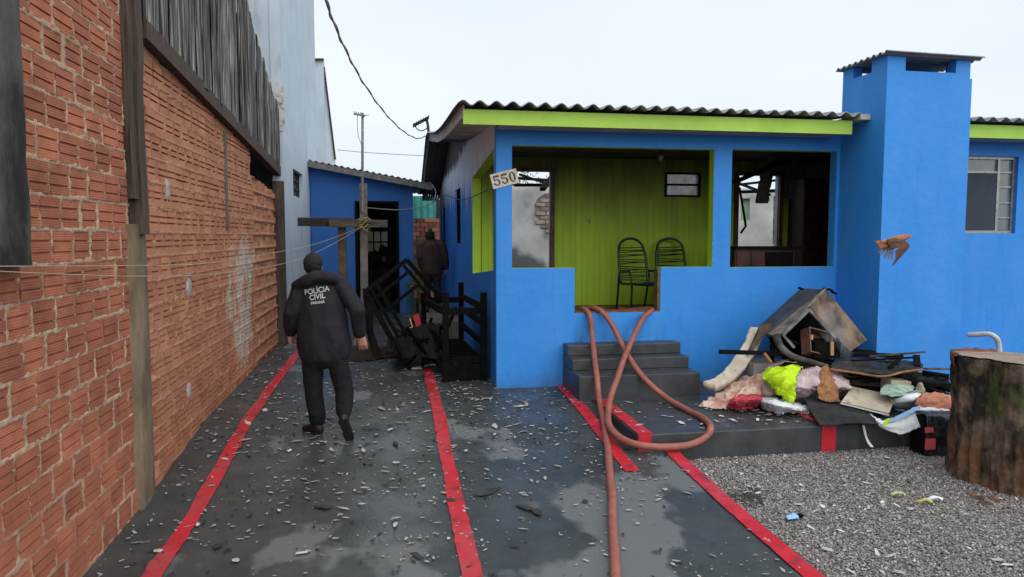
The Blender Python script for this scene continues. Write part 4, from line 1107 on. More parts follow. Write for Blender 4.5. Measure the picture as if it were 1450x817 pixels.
J['jacket'] = [(A(447, 398, .06), .15, .10), (A(450, 408, .03), .215, .12), (A(454, 432, 0), .235, .14), (A(457, 462, -.02), .25, .15), (A(459, 488, -.01), .275, .165), (A(460, 500, -.01), .27, .16)]
J['leg'] = (.112, .092, .084); J['slv'] = (.088, .08, .066); J['thR'] = V((-.9, .3, 0)); J['bkR'] = V((.15, -1, .1)); J['curl'] = 1.25; J['hs'] = 1.32
m_navy = mat('black_navy_jacket', (.010, .0105, .016), (.006, .0065, .010), scale=5, rough=.75, bump=.7, bscale=7, bdist=.05, stretch=(1, 1, .5))
m_blk = mat('black_cloth', (.008, .008, .010), (.005, .005, .006), scale=5, rough=.85, bump=.7, bscale=9, bdist=.04)
m_boot = mat('black_boot', (.012, .012, .012), (.007, .007, .007), rough=.55)
hood = [(A(417, 405, -.03), .03, .04), (A(430, 399, -.08), .06, .055), (A(446, 392, -.10), .07, .065), (A(464, 392, -.09), .065, .06), (A(481, 398, -.03), .035, .045)]
pol, jko = person('person', 'person in black jacket lettered POLÍCIA CIVIL PARANÁ and cap walking up the driveway', J, footL, m_navy, m_blk, m_boot, cap=mat('black_cap', (.016, .016, .021), (.011, .011, .014), rough=.85), hood=hood, hairmat=mat('dark_hair', (.012, .010, .009), rough=.8))
bv = BVHTree.FromPolygons([v.co + OFF[pol.name] for v in jko.data.vertices], [tuple(p.vertices) for p in jko.data.polygons])
m_print = mat('white_print', (.55, .56, .58), (.45, .46, .48), rough=.7)
def onback(txt, px_, py_, hpx, wpx, tilt):
    me = textmesh(txt, .1)
    xs = [v.co.x for v in me.vertices]; ys_ = [v.co.y for v in me.vertices]
    sx = (max(xs) - min(xs)); sy = (max(ys_) - min(ys_)); cx = (max(xs) + min(xs)) / 2; cy = (max(ys_) + min(ys_)) / 2
    bmx = bmesh.new(); bmx.from_mesh(me); bmesh.ops.subdivide_edges(bmx, edges=bmx.edges[:], cuts=1); bmesh.ops.triangulate(bmx, faces=bmx.faces[:])
    c_, s_ = math.cos(tilt), math.sin(tilt)
    for v in bmx.verts:
        u, w_ = (v.co.x - cx) / sx * wpx, (v.co.y - cy) / sy * hpx
        X, Y_ = px_ + u * c_ - w_ * s_ * -1 * -1, py_ - (u * s_ + w_ * c_)
        q = at(X, Y_, Yp)
        h = bv.ray_cast(V((q.x, 5.5, q.z)), V((0, 1, 0)))
        v.co = (h[0] if h[0] else q) + V((0, -.006, 0)) - OFF[pol.name]
    bmx.to_mesh(me); bmx.free(); me.materials.append(m_print)
    link('back_print', me, jko, OFF[pol.name])
onback('POLÍCIA', 450, 409, 9.6, 35, math.radians(10))
onback('CIVIL', 451, 418.5, 7.2, 22, math.radians(9))
onback('PARANÁ', 452, 425.8, 5, 19, math.radians(7))

# second person in the alley, on a raised concrete landing
MB().box(.62, 13.6, -.05, HX - .005, 19.2, .36).build('concrete_landing', m_concrete, label='raised concrete landing along the side of the blue house', cat='landing')
Y2 = 15.4
B = lambda x, y, dy=0: at(x, y, Y2 + dy)
c0 = B(611, 440); base = V((c0.x, Y2, .36))
J2 = dict(head=B(608.5, 333, .03), hr=.122, neck=B(609, 341, .02), chest=B(611, 354), waist=B(612, 370), hip=B(612, 383),
          shL=B(597.5, 347), elL=B(595, 364, -.02), wrL=B(597, 378, .06), haL=B(598, 385, .09), shR=B(625, 347), elR=B(630, 364, -.02), wrR=B(631, 379, .04), haR=B(631, 386, .06),
          hpL=B(606, 386), knL=B(605, 408, .05), anL=base + V((-.10, 0, .10)), hpR=B(618, 386), knR=B(619, 408, .02), anR=base + V((.14, -.05, .10)))
J2['heelL'] = base + V((-.10, -.06, .005)); J2['toeL'] = base + V((-.13, .15, .005)); J2['heelR'] = base + V((.14, -.12, .005)); J2['toeR'] = base + V((.17, .09, .005))
J2['jacket'] = [(B(609, 343, .02), .15, .10), (B(611, 347), .225, .13), (B(611, 358), .25, .15), (B(612, 372), .25, .155), (B(612, 384), .235, .15)]
m_brown = mat('maroon_brown_jacket', (.040, .020, .018), (.025, .012, .011), scale=5, rough=.7)
person('person', 'person in dark brown jacket and dark jeans standing in the alley', J2, base, m_brown, mat('dark_jeans', (.016, .018, .028), (.010, .011, .018), scale=6, rough=.85), m_boot, hairmat=mat('dark_hair', (.012, .010, .009), rough=.8))

# ================================================================== burnt bunk bed by the side wall
bed = thing('bunk_bed', 'upright charred black bed frame beside the blue house corner', 'bed', (.95, 10.6, 0))
P1, P2_, P3_, P4 = V((.70, 9.62, 0)), V((1.235, 9.64, 0)), V((1.12, 11.7, .02)), V((.50, 11.7, .02))
for p_, h, w_ in ((P1, 1.24, .085), (P2_, 1.23, .085), (P3_, 1.22, .085), (P4, 1.05, .085)):
    MB().bar(p_ + V((0, 0, gz(p_.y) - .005)), p_ + V((rnd.uniform(-.015, .015), 0, h)), w_, w_).build('post', m_char, bed, bevel=.006)
def rail(a, b_, za, zb=None, w_=.045, h=.09): MB().bar(V((a.x, a.y, za)), V((b_.x, b_.y, zb if zb else za)), w_, h).build('rail', m_char, bed, bevel=.004)
for z in (.98, .30): rail(P1, P2_, z)
rail(P1, P2_, .13, h=.22)
for z in (1.02, .80, .52): rail(P2_, P3_, z, z + rnd.uniform(-.03, .03))
rail(P2_, P3_, .22, h=.16)
for z in (.95, .25): rail(P3_, P4, z)
for z in (.98, .55, .18): rail(P1, P4, z, z - .03, h=.1)
for i in range(9):
    f = (i + .5) / 9; MB().bar(P1.lerp(P4, f) + V((0, 0, .25)), P2_.lerp(P3_, f) + V((0, 0, .25)), .09, .025).build('slat', m_char, bed)
rail(V((.62, 10.2, 0)), V((1.0, 11.3, 0)), .35, .85, h=.06)
fr2 = thing('bed_guard', 'charred tilted side of a bunk bed with parallel bars leaning behind the policeman', 'bed', at(565, 495, 11.0))
Aq, Bq, Cq, Dq = at(517, 413, 11.2), at(576, 368, 11.5), at(626, 424, 11.6), at(563, 495, 10.9)
Dq.z = max(Dq.z, .06)
def fb(a, b_, w_=.07, h=.05): MB().bar(a, b_, w_, h, up=(0, 1, 0)).build('bar', m_char, fr2, bevel=.004)
fb(Aq, Bq); fb(Bq, Cq); fb(Aq, Dq, .08)
for k in (.17, .42):
    off = (Dq - Aq) * k; fb(Aq + off, Aq + off + (Bq - Aq) * (.97 - k * .1), .05)
fb(Aq + (Bq - Aq) * .12, Dq + (Bq - Aq) * .12 + V((0, .1, 0)), .05); fb(Aq + (Bq - Aq) * .26, Dq + (Bq - Aq) * .28, .06)
fb(Bq + (Aq - Bq) * .08 + V((0, -.05, -.05)), Cq + V((-.08, -.05, -.1)), .05)
fb(Dq, Cq + V((0, 0, -.45)), .06)
# charred heap under the frames
m_ash = mat('ash_heap', (.011, .0105, .0105), (.003, .003, .003), scale=9, rough=.9, bump=.8, bscale=30)
def heap(name, pts, amp, fs, m_, seed, label, cat, nu=26, nv=26, group=None):
    return MB().sheet(patch(pts, nu, nv, amp, fs, seed, ragged=.03), .01).build(name, m_, smooth=True, label=label, cat=cat, group=group)
def G(x, y, h=0): p_ = ong(x, y); p_.z += h; return p_
heap('burnt_mattress', [[at(548, 500, 10.6), at(570, 506, 10.4), at(600, 508, 10.3), at(628, 510, 10.2)], [at(552, 488, 10.9), at(572, 484, 10.8), at(596, 478, 10.7), at(622, 480, 10.6)], [at(558, 484, 11.5), at(580, 472, 11.4), at(600, 462, 11.3), at(624, 466, 11.2)], [at(560, 492, 12), at(580, 480, 12), at(600, 478, 12), at(625, 478, 12)]], .13, 7, m_ash, 2, 'burnt black mattress remains slumped between the two bed frames', 'mattress')
r9 = random.Random(5)
for i in range(9):
    a = at(r9.uniform(555, 625), r9.uniform(470, 500), r9.uniform(10.3, 11.2)); d_ = V((r9.uniform(-.3, .3), r9.uniform(-.3, .3), r9.uniform(-.12, .3)))
    MB().bar(a - d_, a + d_, r9.uniform(.03, .07), .03).build('charred_stick', m_char, label='loose charred stick jutting from the burnt mattress', cat='stick', group='loose sticks by the bunk bed')
MB().prism([at(585, 447, 10.4), at(593, 444, 10.4), at(596, 460, 10.4), at(589, 463, 10.4)], (0, .02, 0)).build('red_scrap', mat('red_scrap', (.5, .03, .03), rough=.6), label='small red scrap stuck in the burnt bed', cat='scrap')
MB().tube([at(580, 450, 10.45), at(584, 463, 10.43), at(575, 466, 10.43)], .012, 6).build('yellow_strip', mat('yellow_strip', (.5, .38, .06), rough=.6), label='thin yellow bent strip in the burnt bed', cat='scrap')
m_brncl = mat('dark_brown_cloth', (.030, .020, .016), (.016, .011, .009), scale=5, rough=.9)
heap('fallen_blanket', [[G(492, 512, .01), G(520, 512, .01), G(545, 508, .01), G(573, 506, .01)], [G(490, 506, .14), G(520, 507, .10), G(545, 504, .15), G(575, 503, .10)], [G(492, 500, .10), G(520, 500, .10), G(545, 499, .08), G(575, 498, .05)], [G(495, 494, .02), G(522, 494, .02), G(545, 494, .02), G(575, 494, .02)]], .03, 7, m_brncl, 6, 'dark brown blanket lying across the driveway behind the policeman', 'blanket')
MB().prism([at(514, 408, 11.3), at(528, 412, 11.3), at(529, 470, 10.8), at(541, 505, 10.4), at(528, 505, 10.4), at(516, 460, 10.9)], (0, .03, 0)).build('charred_board', m_char, label='narrow charred panel standing right of the policeman', cat='board')
for i, (x, y, wd) in enumerate(((590, 524, .16), (611, 519, .22))):
    c = ong(x, y); MB().prism([c + V((-wd / 2, 0, .012)), c + V((wd / 2, .01, .012)), c + V((wd / 2 - .02, .09, .03)), c + V((-wd / 2 + .02, .08, .02))], (0, 0, .012)).build('white_scrap', m_shard, label=('flat white scrap at the top of the middle red line', 'crumpled white scrap under the charred bed frame')[i], cat='scrap')

# ================================================================== old concrete posts, beam, antenna, ropes, cable
TY = 12.6
pc = mat('grey_post_concrete', (.20, .19, .17), (.09, .085, .075), scale=7, rough=.95, bump=.6)
tp = thing('post_stand', 'old grey posts carrying a weathered wooden crossbeam before the outbuilding', 'post', (at(500, 400, TY).x, TY, 0))
a = at(514, 320, TY)
MB().bar((a.x, TY, -.05), (at(514.5, 258, TY).x, TY, at(514, 260, TY).z), .13, .12).build('post', pc, tp, bevel=.01)
c = at(484, 322, TY); MB().bar((c.x, TY + .05, 0), (c.x, TY + .05, c.z), .14, .12).build('post', mat('brown_post', (.13, .10, .08), (.06, .048, .04), scale=8, rough=.95, bump=.5), tp, bevel=.01)
MB().bar(at(422, 314, TY), at(500, 315, TY), .13, .145).build('crossbeam', mat('blackened_beam', (.05, .042, .036), (.018, .015, .013), scale=7, rough=.95, stretch=(.4, 3, 3)), tp, bevel=.008)
MB().bar(at(466, 316, TY - .13), at(549, 317, TY - .13), .13, .13).build('crossbeam', mat('grey_beam', (.13, .105, .085), (.04, .032, .027), scale=9, rough=.95, bump=.5, stretch=(.4, 3, 3)), tp, bevel=.008)
k = at(515, 318, TY - .22); rp_ = MB()
for i in range(5):
    q = []
    for j in range(13): t_ = 2 * math.pi * j / 12; q.append(k + V((.10 * math.cos(t_) * (1 + .1 * i), .20 + .22 * math.sin(t_), .03 * (i - 2) + .07 * math.sin(t_ * 2 + i))))
    rp_.tube(q, .008, 5)
rp_.build('rope_lashing', mat('yellow_rope', (.45, .33, .10), (.3, .22, .07), rough=.9), tp)
def rope(pts, n, r_, name, label, m_): return MB().tube(spline(pts, n), r_, 6).build(name, m_, smooth=True, label=label, cat='rope' if 'rope' in name else 'cable')
k = at(515, 320, TY - .2)
rope([k, at(455, 343, 9.6), at(398, 356, 7.8), at(300, 372, 6.0), at(190, 376, 5.0), at(0, 377, 3.85), at(-60, 377, 3.5)], 60, .003, 'clothes_rope', 'upper pale rope stretched from the post along the brick wall', m_yellow)
rope([k, at(455, 354, 9.6), at(398, 374, 7.8), at(300, 388, 6.0), at(190, 391, 5.0), at(60, 387, 4.1), at(-60, 381, 3.5)], 60, .003, 'clothes_rope', 'lower pale rope stretched from the post along the brick wall', m_yellow)
an = thing('tv_antenna', 'tall thin television antenna mast tied to the concrete post', 'antenna', (at(513, 258, TY).x, TY, 2.9))
MB().tube([at(513, 300, TY - .09), at(513.5, 160, TY - .09)], .022, 8).build('mast', m_steel, an)
MB().bar(at(501, 161, TY - .12), at(517, 164, TY - .12), .05, .03).build('boom', m_steel, an)
mb = MB()
for i in range(5): q = at(502 + i * 3, 161 + i * .5, TY - .12); mb.tube([q + V((0, -.18, .01)), q + V((0, .18, .01))], .006, 5)
mb.tube([at(513, 164, TY - .2), at(522, 163, TY - .3)], .006, 5)
mb.build('elements', m_steel, an)
mb = MB(); mb.tube(spline([at(506, 163, TY - .1), at(507, 190, TY - .1), at(512, 205, TY - .1)], 14), .005, 5); mb.build('lead', m_steel, an)
an2 = thing('tv_antenna', 'small tilted television antenna on the roof edge of the blue house', 'antenna', at(607, 187, 16.4))
MB().tube(spline([at(607, 188, 16.4), at(606, 178, 16.4), at(604, 168, 16.4)], 8), .03, 6).build('mast', m_rust, an2)
MB().bar(at(585, 178, 16.4), at(607, 166.5, 16.4), .05, .06).build('boom', m_rust, an2)
mb = MB()
for i in range(7): q = at(586 + i * 3.3, 177.5 - i * 1.75, 16.4); mb.tube([q + V((0, -.25, 0)), q + V((0, .25, 0))], .02, 5)
mb.build('elements', m_rust, an2)
MB().tube(spline([at(587, 178, 16.4), at(594, 185, 16.4), at(603, 183, 16.4), at(606, 178, 16.4)], 16), .012, 5).build('lead', m_rust, an2)
cab = spline([at(452, -30, 5.5), at(468, 20, 6.3), at(490, 72, 7.8), at(515, 118, 9.8), at(545, 160, 12.4), at(570, 185, 14.6), at(590, 196, 16), at(602, 193, 16.6), at(607, 190, 16.7)], 90)
cab2 = []
for i, p_ in enumerate(cab): cab2.append(p_ + V((.011 * math.sin(i * .9), 0, .011 * math.cos(i * .9))))
MB().tube(cab2, .0095, 6).tube(cab, .009, 6).build('service_cable', mat('grey_cable', (.36, .33, .29), (.20, .18, .16), scale=20, rough=.8), label='twisted power cable swooping down to the roof of the blue house', cat='cable')
MB().tube(spline([at(612, 262, 16.5), at(617, 272, 16.4), at(611, 288, 16.2), at(590, 294, 16.6), at(560, 297, 17.3), at(520, 294, 17.4)], 50), .012, 5).build('loose_wire', mat('pale_wire', (.3, .3, .3), rough=.7), label='thin pale wire slung across the outbuilding doorway', cat='cable')
MB().tube(spline([at(611, 288, 16.2), at(630, 277, 14.5), at(655, 283, 13), at(697, 266, 9.05)], 40), .008, 5).build('loose_wire', m_rust, label='thin dark wire running from the outbuilding to the house number', cat='cable')
MB().tube(spline([at(478, 212, 40), at(520, 216, 40), at(590, 220, 40), at(640, 222, 40)], 20), .02, 5).build('far_wire', m_steel, label='faint overhead wire in the sky far behind the outbuilding', cat='cable')

# ================================================================== fire hoses
m_hose = mat('red_rubber_hose', (.33, .115, .085), (.24, .08, .06), scale=10, rough=.55, spec=.4)
HR = .036
def up(p_, h=HR): return V((p_.x, p_.y, p_.z + h))
hA = [V((3.1, 10.6, FZ + .04)), V((2.62, 9.7, FZ + .1)), at(826, 437, 9.22), at(835, 446, 9.03), at(838, 470, 8.99), at(840, 488, 8.80), at(843, 512, 8.52), at(846, 536, 8.17), at(850, 572, 7.85), up(ong(857, 612)), up(ong(862, 655)), up(ong(866, 710)), up(ong(869, 770)), up(ong(872, 822)), up(ong(872, 900))]
MB().tube([p_ + V((.010 * N3(p_, 2.2), 0, .004 * N3(p_, 3.1, 4))) for p_ in spline(hA, 130)], HR, 12).build('fire_hose', m_hose, smooth=True, label='red fire hose running straight from the doorway down the driveway', cat='hose')
hB = [V((3.3, 10.7, FZ + .04)), V((2.75, 9.75, FZ + .12)), at(838, 436, 9.25), at(852, 441, 9.03), at(868, 462, 8.92), at(880, 487, 8.75), at(895, 513, 8.45), at(914, 538, 8.15), at(940, 561, 7.95), up(onz(972, 580, .03), 0), up(onz(997, 593, .03), 0), up(onz(1006, 605, .035), 0), at(999, 619, 6.68), at(975, 630, 6.62), at(935, 633, 6.58), at(900, 629, 6.62), at(876, 618, 6.85), at(863, 602, 7.15), at(861, 586, 7.45), at(865, 563, 7.75), at(875, 533, 8.05), at(887, 500, 8.5), at(900, 470, 8.80), at(912, 448, 9.02), at(922, 438, 9.25), V((3.35, 9.9, FZ + .1)), V((3.6, 10.8, FZ + .04))]
MB().tube([p_ + V((.010 * N3(p_, 2.2), 0, .004 * N3(p_, 3.1, 4))) for p_ in spline(hB, 190)], HR, 12).build('fire_hose', m_hose, smooth=True, label='red fire hose looping over the steps and back into the doorway', cat='hose')

# ================================================================== pile of burnt belongings on the pavement
m_foam = mat('dirty_foam', (.62, .57, .48), (.44, .38, .30), scale=4, rough=.95)
m_pink = mat('pale_pink_blanket', (.58, .42, .40), (.38, .27, .25), scale=6, rough=.95, bump=.3)
m_cream = mat('cream_blanket', (.55, .42, .33), (.42, .18, .15), scale=5, rough=.95, bump=.3, contrast=(.4, .55))
m_limef = mat('lime_fabric', (.50, .72, .012), (.42, .62, .01), scale=4, rough=.8)
m_redf = mat('red_fabric', (.50, .06, .085), (.36, .03, .05), scale=10, rough=.9)
m_whitef = mat('white_plastic', (.70, .71, .73), (.58, .58, .61), scale=4, rough=.5)
m_bluep = mat('blue_plastic', (.28, .50, .76), (.2, .4, .66), rough=.5)
m_card = mat('scorched_card', (.36, .17, .075), (.22, .10, .045), scale=6, rough=.9, bump=.3)
m_beige = mat('beige_laminate', (.50, .44, .34), (.38, .33, .25), scale=5, rough=.6)
m_ply = mat('burnt_ply', (.030, .028, .027), (.010, .010, .010), scale=6, rough=.7, bump=.4)
m_orange = mat('salmon_fabric', (.55, .22, .14), (.42, .15, .09), scale=5, rough=.9)
m_mint = mat('mint_plastic', (.38, .52, .42), (.25, .35, .28), rough=.6)
m_panel = mat('scorched_panel', (.10, .085, .078), (.035, .03, .028), scale=3, rough=.6)
m_panelb = mat('browned_panel', (.21, .135, .085), (.04, .034, .03), scale=3, rough=.85, contrast=(.40, .60), detail=10)

for mm, f_ in ((m_pink, .6), (m_cream, .6), (m_whitef, .45), (m_foam, .4), (m_beige, .6), (m_limef, .25), (m_redf, .5), (m_orange, .5)):
    overlay(mm, (.05, .042, .036), lambda nt, L, pos, f_=f_: mth(nt, L, 'MULTIPLY', ramp(nt, L, nzn(nt, L, pos, 9, (1, 1, 1), 10), .55, .72), f_))
# overturned wardrobe carcass, open side toward the viewer
wr = thing('wardrobe_carcass', 'overturned scorched wardrobe carcass leaning on edge against the blue wall', 'wardrobe', at(1150, 500, 8.3))
def slab(a, b_, c, d_, th, m_, nm, par):
    n = (b_ - a).cross(d_ - a).normalized() * th
    if n.y < 0: n = -n
    return MB().hexa([a, b_, c, d_, a + n, b_ + n, c + n, d_ + n]).build(nm, m_, par)
Bt, Rt, BR, In = at(1170, 410, 8.15), at(1228, 481, 8.15), at(1204, 498, 7.88), at(1146, 434, 7.9)
Lf, Lo, Ap, Dp = at(1100, 478, 7.86), at(1089, 475, 7.98), at(1134, 408, 8.95), at(1074, 463, 8.9)
slab(Bt, Rt, BR, In, .03, m_panelb, 'front_panel', wr)
slab(Bt, In, Lf, Lo, .025, mat('pale_scorched_edge', (.20, .165, .14), (.05, .042, .038), scale=6, rough=.8), 'front_rim', wr)
n_ = V((0, 0, 0)); MB().hexa([Bt, Lo, Dp, Ap] + [p_ + V((.02, .01, -.03)) for p_ in (Bt, Lo, Dp, Ap)]).build('side_panel', m_panel, wr)
MB().prism([at(1150, 424, 8.55), at(1086, 474, 8.5), at(1112, 512, 8.45), at(1212, 500, 8.5), at(1216, 484, 8.55)], (0, .02, 0)).build('back_panel', m_char, wr)
MB().hexa([Lf, BR, at(1216, 500, 8.5), at(1090, 480, 8.5)] + [p_ + V((0, 0, -.03)) for p_ in (Lf, BR, at(1216, 500, 8.5), at(1090, 480, 8.5))]).build('bottom_panel', m_char, wr)
fr3 = MB(); i0 = at(1145, 438, 7.86)
for q_ in (at(1108, 474, 7.84), at(1182, 478, 7.84)): fr3.bar(i0, q_, .035, .04, up=(0, 1, 0))
fr3.bar(at(1108, 474, 7.84), at(1124, 492, 7.83), .03, .04, up=(0, 1, 0))
fr3.build('frame', mat('grey_trim', (.26, .26, .27), (.07, .07, .07), scale=8, rough=.45), wr)
for i, (x_, y_) in enumerate(((1166, 408), (1173, 409), (1178, 413), (1131, 407))):
    MB().bar(at(x_, y_, 8.3), at(x_ + 6, y_ + 3, 8.25), .05, .02).build('charred_flap', m_char, wr)
# drawers and boxes in its mouth
def crate(name, label, c, sx, sy, sz, rot, m_, th=.014):
    t_ = thing(name, label, 'drawer' if 'drawer' in name else 'box', c); M = Euler(rot).to_matrix()
    def bx(nm, x0, y0, z0, x1, y1, z1):
        pts = [(x0, y0, z0), (x1, y0, z0), (x1, y1, z0), (x0, y1, z0), (x0, y0, z1), (x1, y0, z1), (x1, y1, z1), (x0, y1, z1)]
        MB().hexa([M @ V(p_) + V(c) for p_ in pts]).build(nm, m_, t_)
    bx('bottom', -sx, -sy, 0, sx, sy, th); bx('front', -sx, -sy, th, sx, -sy + th, sz); bx('back', -sx, sy - th, th, sx, sy, sz)
    bx('side', -sx, -sy + th, th, -sx + th, sy - th, sz); bx('side', sx - th, -sy + th, th, sx, sy - th, sz)
    return t_
crate('drawer', 'scorched brown drawer tipped inside the wardrobe carcass', at(1150, 489, 7.9), .17, .16, .16, (1.15, .25, .1), mat('brown_drawer', (.16, .075, .05), (.06, .03, .022), scale=7, rough=.7))
crate('drawer', 'small black burnt drawer in front of the wardrobe carcass', at(1164, 504, 7.8), .16, .12, .2, (0.05, .03, -.1), m_char)
MB().bar(at(1178, 503, 7.66), at(1178, 484, 7.66), .04, .02).build('wood_offcut', mat('raw_wood', (.48, .29, .14), (.36, .2, .1), scale=9, rough=.8), label='short strip of pale raw wood in the burnt drawer', cat='offcut')
MB().prism([at(1147, 475, 7.84), at(1152, 474, 7.84), at(1150, 491, 7.78), at(1144, 490, 7.78)], (0, .02, .0)).build('wood_offcut', mat('raw_wood2', (.42, .24, .12), (.3, .16, .08), scale=9, rough=.8), label='tan splinter of wood inside the tipped drawer', cat='offcut')
# foam slab
MB().sheet(patch([[at(994, 549, 7.9), at(1020, 533, 8.05), at(1046, 498, 8.3), at(1062, 470, 8.55)], [at(1004, 553, 7.85), at(1031, 538, 8.0), at(1058, 503, 8.25), at(1074, 472, 8.5)], [at(1014, 554, 7.8), at(1040, 541, 7.95), at(1067, 507, 8.2), at(1080, 476, 8.45)]], 8, 26, .01, 6, 1), .09).build('foam_slab', m_foam, smooth=True, label='dirty white curved foam slab leaning at the left of the pile', cat='foam')
MB().prism([at(1076, 463, 8.3), at(1096, 455, 8.3), at(1090, 466, 8.25), at(1064, 498, 8.1), at(1058, 503, 8.1)], (0, .03, 0)).build('brown_strip', m_charbrown, label='scorched brown strip lying on the foam slab', cat='strip')
# charred beams and sticks
for i, (a, b_, w_, h_, lab) in enumerate((((1019, 498, 7.75), (1121, 501, 7.9), .05, .05, 'long straight black beam sticking out left over the foam'),
        ((1092, 532, 8.0), (1095, 470, 8.1), .06, .04, 'upright black stick under the wardrobe carcass'),
        ((1080, 520, 8.1), (1150, 508, 7.9), .10, .06, 'thick charred board below the tipped drawer'),
        ((1175, 500, 8.0), (1275, 504, 7.9), .14, .04, 'charred board behind the black plywood'),
        ((1190, 497, 8.2), (1236, 499, 8.2), .12, .05, 'short charred board against the blue chimney'),
        ((1200, 512, 7.7), (1298, 515, 7.5), .10, .03, 'charred lath on top of the black plywood'),
        ((1306, 527, 7.6), (1344, 533, 7.4), .10, .04, 'upper charred plank next to the stump'),
        ((1303, 538, 7.5), (1348, 553, 7.1), .10, .04, 'middle charred plank next to the stump'),
        ((1300, 545, 7.3), (1346, 562, 7.0), .07, .05, 'lower charred plank next to the stump'),
        ((1240, 537, 7.4), (1345, 545, 7.2), .16, .05, 'long charred plank running under the plywood'))):
    MB().bar(at(*a), at(*b_), w_, h_).build('charred_plank', m_char, label=lab, cat='plank', bevel=.004)
MB().tube(spline([at(1099, 475, 7.85), at(1105, 490, 7.75), at(1120, 503, 7.65), at(1145, 511, 7.55), at(1172, 519, 7.45)], 30), [.05 - .025 * i / 29 for i in range(30)], 7).build('charred_branch', mat('burnt_edge', (.12, .10, .09), (.02, .018, .017), scale=7, rough=.8), label='bent grey-black length of timber crossing below the wardrobe', cat='timber', smooth=True)
MB().tube([at(1082, 500, 7.8), at(1092, 513, 7.75)], .02, 6).build('wood_offcut', m_card, label='small brown stick under the black beam', cat='offcut')
crate('crate_box', 'pale grey box end showing behind the pink blanket', at(1080, 528, 8.15), .24, .18, .16, (0, 0, .05), mat('grey_laminate', (.30, .29, .27), (.18, .175, .165), rough=.7))
Z0 = lambda x, y, h=0.012: onz(x, y, h)
r8 = random.Random(21)
for i in range(12):
    x, y, Y_ = r8.uniform(1175, 1330), r8.uniform(500, 545), r8.uniform(7.2, 8.0)
    a = at(x, y, Y_); d_ = V((r8.uniform(.15, .35), r8.uniform(-.2, .2), r8.uniform(-.05, .05)))
    MB().bar(a - d_, a + d_, r8.uniform(.03, .08), .018).build('charred_lath', m_char if i % 3 else m_charbrown, label='thin charred lath among the burnt boards between wardrobe and stump', cat='lath', group='charred laths in the pile')
MB().sheet(patch([[Z0(1080, 560, .02), Z0(1140, 566, .02), Z0(1210, 570, .02), Z0(1280, 580, .02), Z0(1340, 575, .02)], [at(1082, 535, 7.9), at(1140, 530, 7.75), at(1210, 538, 7.5), at(1280, 548, 7.3), at(1340, 553, 7.2)], [at(1085, 520, 8.2), at(1140, 512, 8.1), at(1210, 515, 8.0), at(1280, 528, 7.8), at(1340, 540, 7.6)], [at(1085, 535, 8.8), at(1140, 530, 8.8), at(1210, 530, 8.1), at(1290, 545, 8.1), at(1345, 545, 8.0)]], 40, 60, .09, 6, 12, ragged=.04), .01).build('ash_mound', m_ash, smooth=False, label='black mound of ash and burnt rubbish under the whole pile', cat='ash')
# soft things
def crease(rows, amp, fs, seed):
    # sharp folds running mostly one way, bent by a slow warp
    out = []; k = len(rows); n = len(rows[0]); ang = seed * 1.3
    ca, sa = math.cos(ang), math.sin(ang)
    for i in range(k):
        o_ = []
        for j in range(n):
            p_ = rows[i][j]
            a = rows[min(i + 1, k - 1)][j] - rows[max(i - 1, 0)][j]; b_ = rows[i][min(j + 1, n - 1)] - rows[i][max(j - 1, 0)]
            nn = b_.cross(a); nn = nn.normalized() if nn.length > 1e-9 else V((0, 0, 1))
            if nn.dot(V((-.3, -.6, .7))) < 0: nn = -nn
            wx, wy = p_.x + .10 * N3(p_, 3.5, seed), p_.y + p_.z + .10 * N3(p_, 3.5, seed + 7)
            u, v = wx * ca + wy * sa, -wx * sa + wy * ca
            r1 = (1 - abs(noise.noise(V((u * fs * .45, v * fs * 1.5, seed))))) ** 3
            r2 = (1 - abs(noise.noise(V((u * fs * 1.6, v * fs * .9, seed + 5))))) ** 4
            o_.append(p_ + nn * amp * (r1 * .8 + r2 * .28 - .4))
        out.append(o_)
    return out
def cloth(name, ctrl, m_, label, amp=.05, fs=7, seed=0, nu=34, nv=40, th=.006, ragged=.02):
    return MB().sheet(crease(patch(ctrl, nu * 2, nv * 2, amp * .35, fs * .5, seed, ragged=ragged), amp * .8, fs, seed), th).build(name, m_, smooth=True, label=label, cat=name.split('_')[-1])
Z = lambda x, y, h=0.012: onz(x, y, h)
cloth('cream_blanket', [[Z(988, 576), Z(1015, 580), Z(1040, 578), Z(1075, 574), Z(1098, 570)], [Z(1005, 566, .08), Z(1030, 563, .12), Z(1052, 558, .17), Z(1078, 553, .2), Z(1100, 556, .18)], [at(1024, 556, 7.95), at(1040, 545, 7.95), at(1060, 537, 7.9), at(1080, 533, 7.85), at(1102, 540, 7.8)], [at(1035, 553, 8.2), at(1045, 543, 8.2), at(1063, 534, 8.15), at(1083, 530, 8.15), at(1104, 536, 8.1)]], m_cream, 'crumpled cream and pink blanket at the left foot of the pile', .07, 6, 1)
cloth('pink_blanket', [[at(1078, 530, 7.9), at(1090, 522, 7.9), at(1110, 515, 7.9), at(1135, 513, 7.9)], [at(1080, 524, 8.05), at(1093, 516, 8.05), at(1112, 511, 8.05), at(1136, 511, 8.05)], [at(1084, 526, 8.3), at(1096, 518, 8.3), at(1114, 513, 8.3), at(1137, 513, 8.3)]], m_pink, 'thin pink blanket fold lying above the lime cushion', .04, 8, 4, 16, 26)
